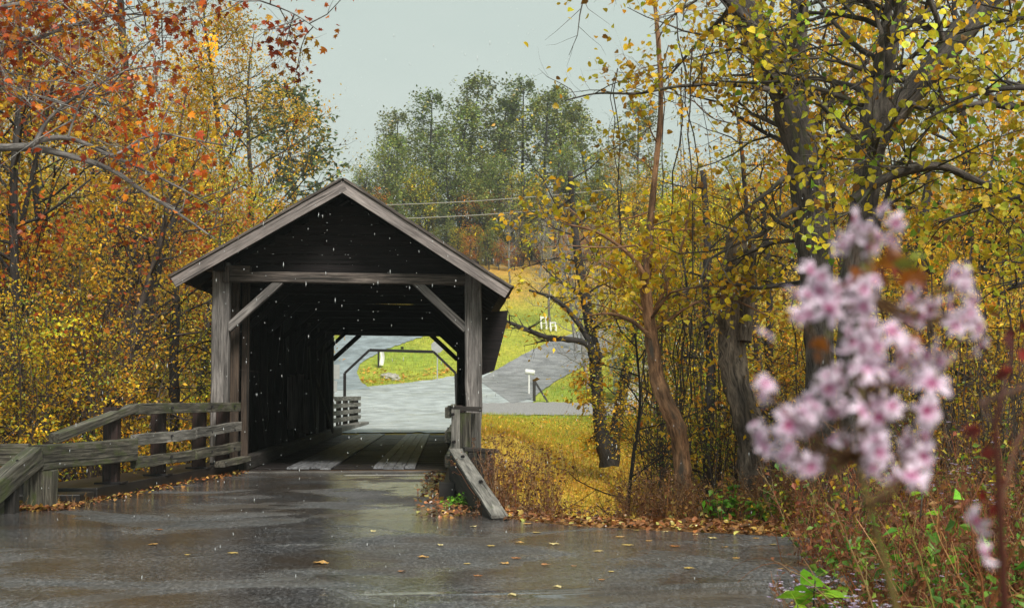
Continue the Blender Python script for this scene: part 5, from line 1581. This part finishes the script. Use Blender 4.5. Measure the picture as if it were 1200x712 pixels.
# bigger leaves, canes and straws through the near weeds
def cane(px, d, px2, py2, d2, r, label, colr):
    b_ = base_at(px, d); e = at(px2, py2, d2) - b_; P = []
    for t in np.linspace(0, 1, 14):
        P.append((e.x * t + RNG.normal(0, .006), e.y * t, e.z * (1.5 * t - .5 * t * t) + RNG.normal(0, .006)))
    mb = MB(); tube(mb, P, np.linspace(r, r * .4, 14), 6, col=colr); P = np.array(P)
    for k in range(4, 13, 2):
        q = P[k]; e2 = q + np.array([RNG.normal(0, .10), RNG.normal(0, .1), RNG.uniform(-.02, .16)]); tube(mb, [q, (q + e2) / 2 + RNG.normal(0, .01, 3), e2], r * .35, 4, col=colr)
    A = P[RNG.integers(4, 14, 9)] + RNG.normal(0, .03, (9, 3)); leaves(mb, A, .045, pick(RBR, 9, .2), OVAL, .6, .3)
    o = mb.build('dead_cane', M_LEAF, use_col=True); o.location = b_; tag(o, label, 'plant', None)
cane(1100, 5.0, 1215, 598, 4.6, .007, 'thick orange-brown cane slanting up toward the edge in the dead weeds', (.40, .17, .06))
cane(1060, 6.2, 968, 588, 6.0, .005, 'long straw-coloured cane arching over the road edge', (.46, .30, .14))
cane(1180, 5.5, 1120, 560, 5.3, .006, 'reddish cane crossing behind the dead stalk', (.36, .13, .06))
cane(1120, 6.8, 1042, 566, 6.6, .005, 'pale yellow-green stalk leaning over the asters', (.42, .38, .10))
cane(1020, 8.2, 905, 655, 8.4, .0035, 'fine straw stem reaching low over the asphalt', (.46, .30, .14))
weed_patch('bank_weeds', 4.0, 9.6, 1.2, 1.6, 90, .80, RBR, heads=None, leafy=5, lcols=GW + BGRN + RBR, lsz=.12, lean=.4, sr=.006)

# big-leaved green plant and asters
def leafy_plant(px, d, lv, label, H=.3, size=.14):
    b_ = base_at(px, d); T = Tree((5, 4, 3, 3)); 
    P = T.path((0, 0, -.03), (.1, -.1, 1), H, 5, .06, .02); tube(T.t, P, .006, 5)
    Q = []; Ax = []
    for k in range(lv):
        az = 2.4 * k + .4; j = 2 + k % 4
        q = P[j] + rdir(az, .4) * .05; tube(T.t, [P[j], q], .003, 4); Q.append(q); Ax.append(rdir(az, -.12 + .1 * (k % 3)))
    leaves(T.c, Q, size * RNG.uniform(.7, 1.1, lv), pick([(1, (.30, .52, .03)), (1, (.38, .56, .05))], lv, .1), HEART, .1, .5, axis=np.array(Ax))
    return T.finish('broadleaf_weed', b_, label, 'plant', None, M_BARKT, parts=('stem', 'leaves'))
leafy_plant(952, 8.9, 9, 'lime green broad-leaved weed at the edge of the asphalt, low by the asters', .30, .20)
leafy_plant(932, 8.5, 5, 'single low lime green broad leaf cluster closest to the camera', .2, .22)
leafy_plant(1022, 10.6, 7, 'broad-leaved green weed behind the arching red grass', .35, .12)
leafy_plant(1075, 10.0, 7, 'tall broad-leaved green weed under the pink blossoms', .75, .15)

def aster(px, d, H, n, label):
    b_ = base_at(px, d); mb = MB(); fb = MB(); E = []
    for i in range(n):
        x, y = RNG.normal(0, .10), RNG.normal(0, .10); P = [np.array([x, y, -.02])]; dd = np.array([RNG.normal(0, .3), RNG.normal(0, .3), 1])
        for _ in range(4):
            dd = dd + RNG.normal(0, .15, 3); dd /= np.linalg.norm(dd); P.append(P[-1] + dd * H * RNG.uniform(.8, 1.1) / 4)
        tube(mb, P, .0022, 3, col=(.2, .12, .06))
        for _ in range(3): E.append(P[-1 - RNG.integers(0, 2)] + RNG.normal(0, .035, 3))
    E = np.array(E); A = np.repeat(E, 8, 0)
    az = np.tile(np.arange(8) * PI / 4, len(E)) + np.repeat(RNG.uniform(0, 6, len(E)), 8)
    ax_ = np.stack([np.cos(az), np.sin(az), np.full(len(az), .3)], -1)
    leaves(fb, A, .022, pick([(3, (.52, .42, .58)), (2, (.62, .55, .66)), (1, (.40, .28, .48))], len(A), .1), OVAL, 0, 2, axis=ax_)
    leaves(fb, E, .008, pick([(1, (.35, .22, .05))], len(E)), OVAL, 0, 2)
    r = empty('aster_plant', b_, label, 'plant'); mb.build('stems', M_LEAF, r, use_col=True); fb.build('blossoms', M_PET, r, use_col=True)
for px, d, H, n, lb in [(925, 9.4, .26, 9, 'pale lilac aster leaning over the edge of the asphalt'), (955, 9.3, .30, 12, 'lilac aster clump just behind the lime green weed'), (1010, 8.4, .26, 22, 'largest lilac aster clump at the bottom edge beside the lime green weed'), (1040, 8.6, .2, 14, 'lilac aster clump low among the red stems'), (1075, 9.0, .34, 12, 'lilac aster under the yellow-green stalk'), (1105, 11.5, 1.25, 12, 'tall whitish aster in the weeds behind the pink blossoms'), (1160, 10.8, .8, 10, 'whitish aster at the edge of the view among green weeds')]:
    aster(px, d, H, n, lb)

# ------------------------------------------------------------------ pink blossoms close to the lens
c0 = Vector((at(1060, 700, 1.15).x, 1.15, 0))
PF = empty('pink_flower_spray', c0, 'tall spray of pink and white blossoms close to the lens above the weeds', 'flower')
fm = MB()
npet = 6
for k in range(npet):
    az = 2 * PI * k / npet + RNG.normal(0, .12); Lp = .0122 * RNG.uniform(.85, 1.1)
    ca, sa = math.cos(az), math.sin(az)
    v = []; c = []
    for i, (t, wd) in enumerate([(.08, .07), (.35, .16), (.65, .24), (.9, .17), (1.0, .04)]):
        r_ = Lp * t; z_ = .005 * math.sin(t * 3.0) - .002 * t + RNG.normal(0, .0003)
        for s_ in (-1, 0, 1):
            v.append((ca * r_ - sa * wd * Lp * s_, sa * r_ + ca * wd * Lp * s_, z_ + abs(s_) * .0009))
            base_c = np.array([.60, .10, .38]) * (1 - min(1, t * 1.9)) + np.array([.82, .68, .81]) * min(1, t * 1.9)
            c.append(base_c)
    f = [(i * 3 + j, i * 3 + j + 1, i * 3 + j + 4, i * 3 + j + 3) for i in range(4) for j in range(2)]
    fm.add(v, f, 0, col=np.array(c), smooth=True)
cen = [(0, 0, .004)] + [(.0034 * math.cos(a), .0034 * math.sin(a), .0015) for a in np.arange(8) * PI / 4]
fm.add(cen, [(0, 1 + i, 1 + (i + 1) % 8) for i in range(8)], 0, col=(.50, .02, .14))
f0 = fm.build('flower', M_PET, PF, use_col=True)
clusters = [(1018, 270, 34, 26, 8), (965, 335, 28, 20, 6), (1040, 250, 10, 10, 1), (945, 360, 16, 16, 4), (892, 395, 7, 8, 1), (1000, 345, 30, 20, 8), (1100, 350, 45, 28, 11), (1125, 375, 20, 15, 3), (1020, 385, 34, 24, 8), (1060, 430, 45, 26, 11),
            (893, 455, 9, 8, 2), (935, 470, 20, 28, 6), (965, 462, 20, 20, 4), (1000, 430, 25, 20, 5), (920, 515, 36, 26, 10), (940, 545, 18, 12, 3), (1020, 480, 34, 22, 6), (1000, 522, 30, 18, 7), (1050, 535, 32, 26, 9), (1085, 490, 16, 24, 4), (1095, 420, 14, 14, 3), (1145, 605, 4, 4, 1), (1162, 642, 5, 5, 1), (1152, 410, 4, 4, 1)]
E = []; first = True
for cx2, cy2, sx2, sy2, n in clusters:
    n = n if n == 1 else int(n * 1.35)
    for i in range(n):
        px = cx2 + RNG.uniform(-1, 1) * sx2; py = cy2 + RNG.uniform(-1, 1) * sy2
        d = 1.15 + RNG.uniform(-.12, .12); p = at(px, py, d)
        E.append(p)
random.shuffle(E); EX = E[100:]; E = E[:100]
for p in E:
    o = f0 if first else f0.copy()
    if not first: COL.objects.link(o); o.parent = PF
    first = False
    o.location = p - c0
    # faces mostly sideways and toward the road
    o.rotation_euler = (PI / 2 + RNG.normal(0, .8), RNG.normal(0, .5), RNG.normal(0, .9)); s_ = RNG.uniform(.7, 1.3); o.scale = (s_,) * 3
if EX:
    xb = MB(); fv = np.concatenate(fm.v); fc = np.concatenate(fm.col)
    for p in EX:
        q = np.array(Matrix.Rotation(PI / 2 + RNG.normal(0, .8), 3, 'X')) ; r2_m = np.array(Matrix.Rotation(RNG.normal(0, .9), 3, 'Z'))
        vv = fv @ q.T @ r2_m.T * RNG.uniform(.7, 1.2) + np.array(p - c0)
        b0_ = xb.n
        xb.v.append(vv); xb.lc.append(vv); xb.col.append(fc); xb.n += len(vv)
        for fq, mm, sm_ in fm.order: xb.order.append((fq + b0_, 0, sm_))
    tag(xb.build('blossoms', M_PET, PF, use_col=True), kind='stuff')
st = MB()
main = [tuple(Vector((at(1062, 712, 1.15))) - c0 - Vector((0, 0, 1.32))), tuple(at(1062, 760, 1.15) - c0), tuple(at(1045, 690, 1.15) - c0), tuple(at(1018, 590, 1.15) - c0), tuple(at(1003, 535, 1.15) - c0), tuple(at(1010, 450, 1.16) - c0), tuple(at(1020, 350, 1.15) - c0), tuple(at(1022, 270, 1.15) - c0)]
main[0] = (0.02, 0.02, tz(c0.x, 1.15) - .02)
main = np.array(main); tube(st, main, [.0038, .003, .0027, .0024, .0021, .0018, .0014, .001], 7, col=(.26, .19, .07))
for p in E:
    q = np.array(p - c0); i = RNG.integers(4, 7); t = RNG.uniform(0, 1); a = main[i] * (1 - t) + main[min(i + 1, 7)] * t
    a = a.copy()
    j = np.argmin(np.linalg.norm(main[3:] - q - np.array([0, 0, -.02]), axis=1)) + 3; a = main[j]
    mid = (a + q) / 2 + np.array([0, 0, -.012]); tube(st, [a, mid, q], [.0011, .0009, .0006], 4, col=(.20, .10, .05))
st.build('stem', M_LEAF, PF, use_col=True)
lb_ = MB(); Q = []
for cx2, cy2, sx2, sy2, n in [(1045, 322, 40, 22, 26), (960, 400, 10, 18, 5), (1075, 395, 14, 10, 4), (1040, 300, 20, 12, 5), (1100, 430, 30, 30, 3)]:
    for i in range(n): Q.append(tuple(at(cx2 + RNG.uniform(-1, 1) * sx2, cy2 + RNG.uniform(-1, 1) * sy2, 1.17 + RNG.uniform(-.05, .05)) - c0))
leaves(lb_, Q, RNG.uniform(.014, .026, len(Q)), pick([(3, (.38, .14, .05)), (2, (.45, .14, .02)), (1, (.2, .22, .03)), (1, (.25, .05, .03))], len(Q), .2), OVAL, .5, .3)
lb_.build('leaves', M_LEAF, PF, use_col=True)
# red-brown stem with dead leaves beside it
c1 = Vector((at(1185, 700, 1.25).x, 1.25, 0))
PB2 = empty('dead_stalk', c1, 'blurred red-brown dead stalk with curled leaves at the edge beside the pink blossoms', 'plant')
st = MB()
tube(st, [(0, 0, tz(c1.x, 1.25) - .02), tuple(at(1178, 720, 1.25) - c1), tuple(at(1172, 600, 1.25) - c1), tuple(at(1166, 500, 1.25) - c1), tuple(at(1188, 400, 1.25) - c1)], [.005, .004, .0035, .003, .0015], 6, col=(.12, .04, .025))
tube(st, [tuple(at(1166, 500, 1.25) - c1), tuple(at(1150, 472, 1.25) - c1), tuple(at(1205, 452, 1.3) - c1)], [.002, .003, .003], 6, col=(.17, .09, .06))
tube(st, [tuple(at(1172, 600, 1.25) - c1), tuple(at(1190, 520, 1.3) - c1), tuple(at(1215, 480, 1.3) - c1)], [.002, .002, .002], 6, col=(.17, .07, .03))
st.build('stem', M_LEAF, PB2, use_col=True)
lb_ = MB()
Q = [tuple(at(1190 + RNG.normal(0, 9), 400 + RNG.normal(0, 22), 1.25 + RNG.uniform(-.04, .04)) - c1) for _ in range(9)] + [tuple(at(1166 + RNG.normal(0, 7), 560 + RNG.normal(0, 50), 1.25) - c1) for _ in range(7)] + [tuple(at(1150, 498, 1.25) - c1)]
leaves(lb_, Q, RNG.uniform(.012, .026, len(Q)), pick([(3, (.26, .035, .02)), (2, (.14, .03, .02))], len(Q), .2), OVAL, .8, .3)
lb_.build('leaves', M_LEAF, PB2, use_col=True)
# yellow stalk in the weeds
c2 = base_at(1050, 7.5)

# ------------------------------------------------------------------ rain
m, nt, N, L = new_mat('rain_water')
b = N.new('ShaderNodeBsdfPrincipled'); o = N.new('ShaderNodeOutputMaterial')
b.inputs['Base Color'].default_value = (.85, .88, .9, 1); b.inputs['Roughness'].default_value = .15  # white body colour stands for sky light caught by the drops
b.inputs['Transmission Weight'].default_value = .35; b.inputs['IOR'].default_value = 1.33
L.new(b.outputs[0], o.inputs[0]); M_RAIN = m
n = 2400
dd = RNG.uniform(6, 25, n)
P = np.stack([RNG.uniform(-.42, .45, n) * dd, dd, RNG.uniform(.15, 6.5, n)], -1)
P = P[(P[:, 2] < 1.5 + .31 * P[:, 1])]
n = len(P)
rr = P[:, 1] / 1600 * RNG.uniform(.26, .5, n); ln = rr * RNG.choice([1.3, 2.5, 5, 8], n, p=[.45, .28, .17, .10])
oct_v = np.array([(1, 0, 0), (0, 1, 0), (-1, 0, 0), (0, -1, 0), (0, 0, 1), (0, 0, -1)], float)
oct_f = np.array([(0, 1, 4), (1, 2, 4), (2, 3, 4), (3, 0, 4), (1, 0, 5), (2, 1, 5), (3, 2, 5), (0, 3, 5)])
V = P[:, None] + oct_v[None] * np.stack([rr, rr, ln], -1)[:, None]
mb = MB(); mb.add(V.reshape(-1, 3), (oct_f[None] + (np.arange(n) * 6)[:, None, None]).reshape(-1, 3), smooth=True)
tag(mb.build('raindrops', M_RAIN), kind='stuff')

# trim the foliage that would grow through the bridge
import bmesh
bpy.context.view_layer.update()
for o in list(S.objects):
    if o.type != 'MESH' or o.parent is None or o.name.split('.')[0] not in ('crown', 'trunk', 'leaves', 'stems', 'foliage'): continue
    pr = o.parent
    if not (-13 < pr.location.x < -3.5 and 18 < pr.location.y < 60): continue
    if o.name.startswith('trunk') and pr.name.startswith('red_maple'): continue
    me = o.data; nv = len(me.vertices)
    co_ = np.empty(nv * 3, np.float32); me.vertices.foreach_get('co', co_); co_ = co_.reshape(-1, 3)
    Mw = np.array(pr.matrix_world); wv = co_ @ Mw[:3, :3].T + Mw[:3, 3]
    ins = (wv[:, 0] > PLx - .22) & (wv[:, 0] < PRx + .4) & (wv[:, 1] > 21.5) & (wv[:, 1] < YE + .1)
    rz_ = EL.z + (wv[:, 0] - EL.x) / (AP.x - EL.x) * (AP.z - EL.z)
    ins |= (wv[:, 0] > EL.x - .05) & (wv[:, 0] < PRx) & (wv[:, 1] > YO - .6) & (wv[:, 1] < YE) & (wv[:, 2] > 2.8) & (wv[:, 2] < rz_ + .12)
    if not ins.any(): continue
    me2 = me.copy(); o.data = me2
    bm = bmesh.new(); bm.from_mesh(me2); bm.verts.ensure_lookup_table()
    bmesh.ops.delete(bm, geom=[bm.verts[i] for i in np.nonzero(ins)[0]], context='VERTS')
    bm.to_mesh(me2); bm.free()

# remove templates that were never placed
for k, (r, used) in protos.items():
    if not used:
        for ch in list(r.children): bpy.data.objects.remove(ch)
        bpy.data.objects.remove(r)

# damp air
m, nt, N, L = new_mat('damp_air')
pv_ = N.new('ShaderNodeVolumePrincipled'); pv_.inputs['Color'].default_value = (.86, .92, .90, 1); pv_.inputs['Density'].default_value = .0005; pv_.inputs['Anisotropy'].default_value = .2
o = N.new('ShaderNodeOutputMaterial'); L.new(pv_.outputs[0], o.inputs['Volume'])
hb = MB(); box(hb, (-410, -45, -6), (410, 720, 75)); tag(hb.build('haze', m), kind='stuff')
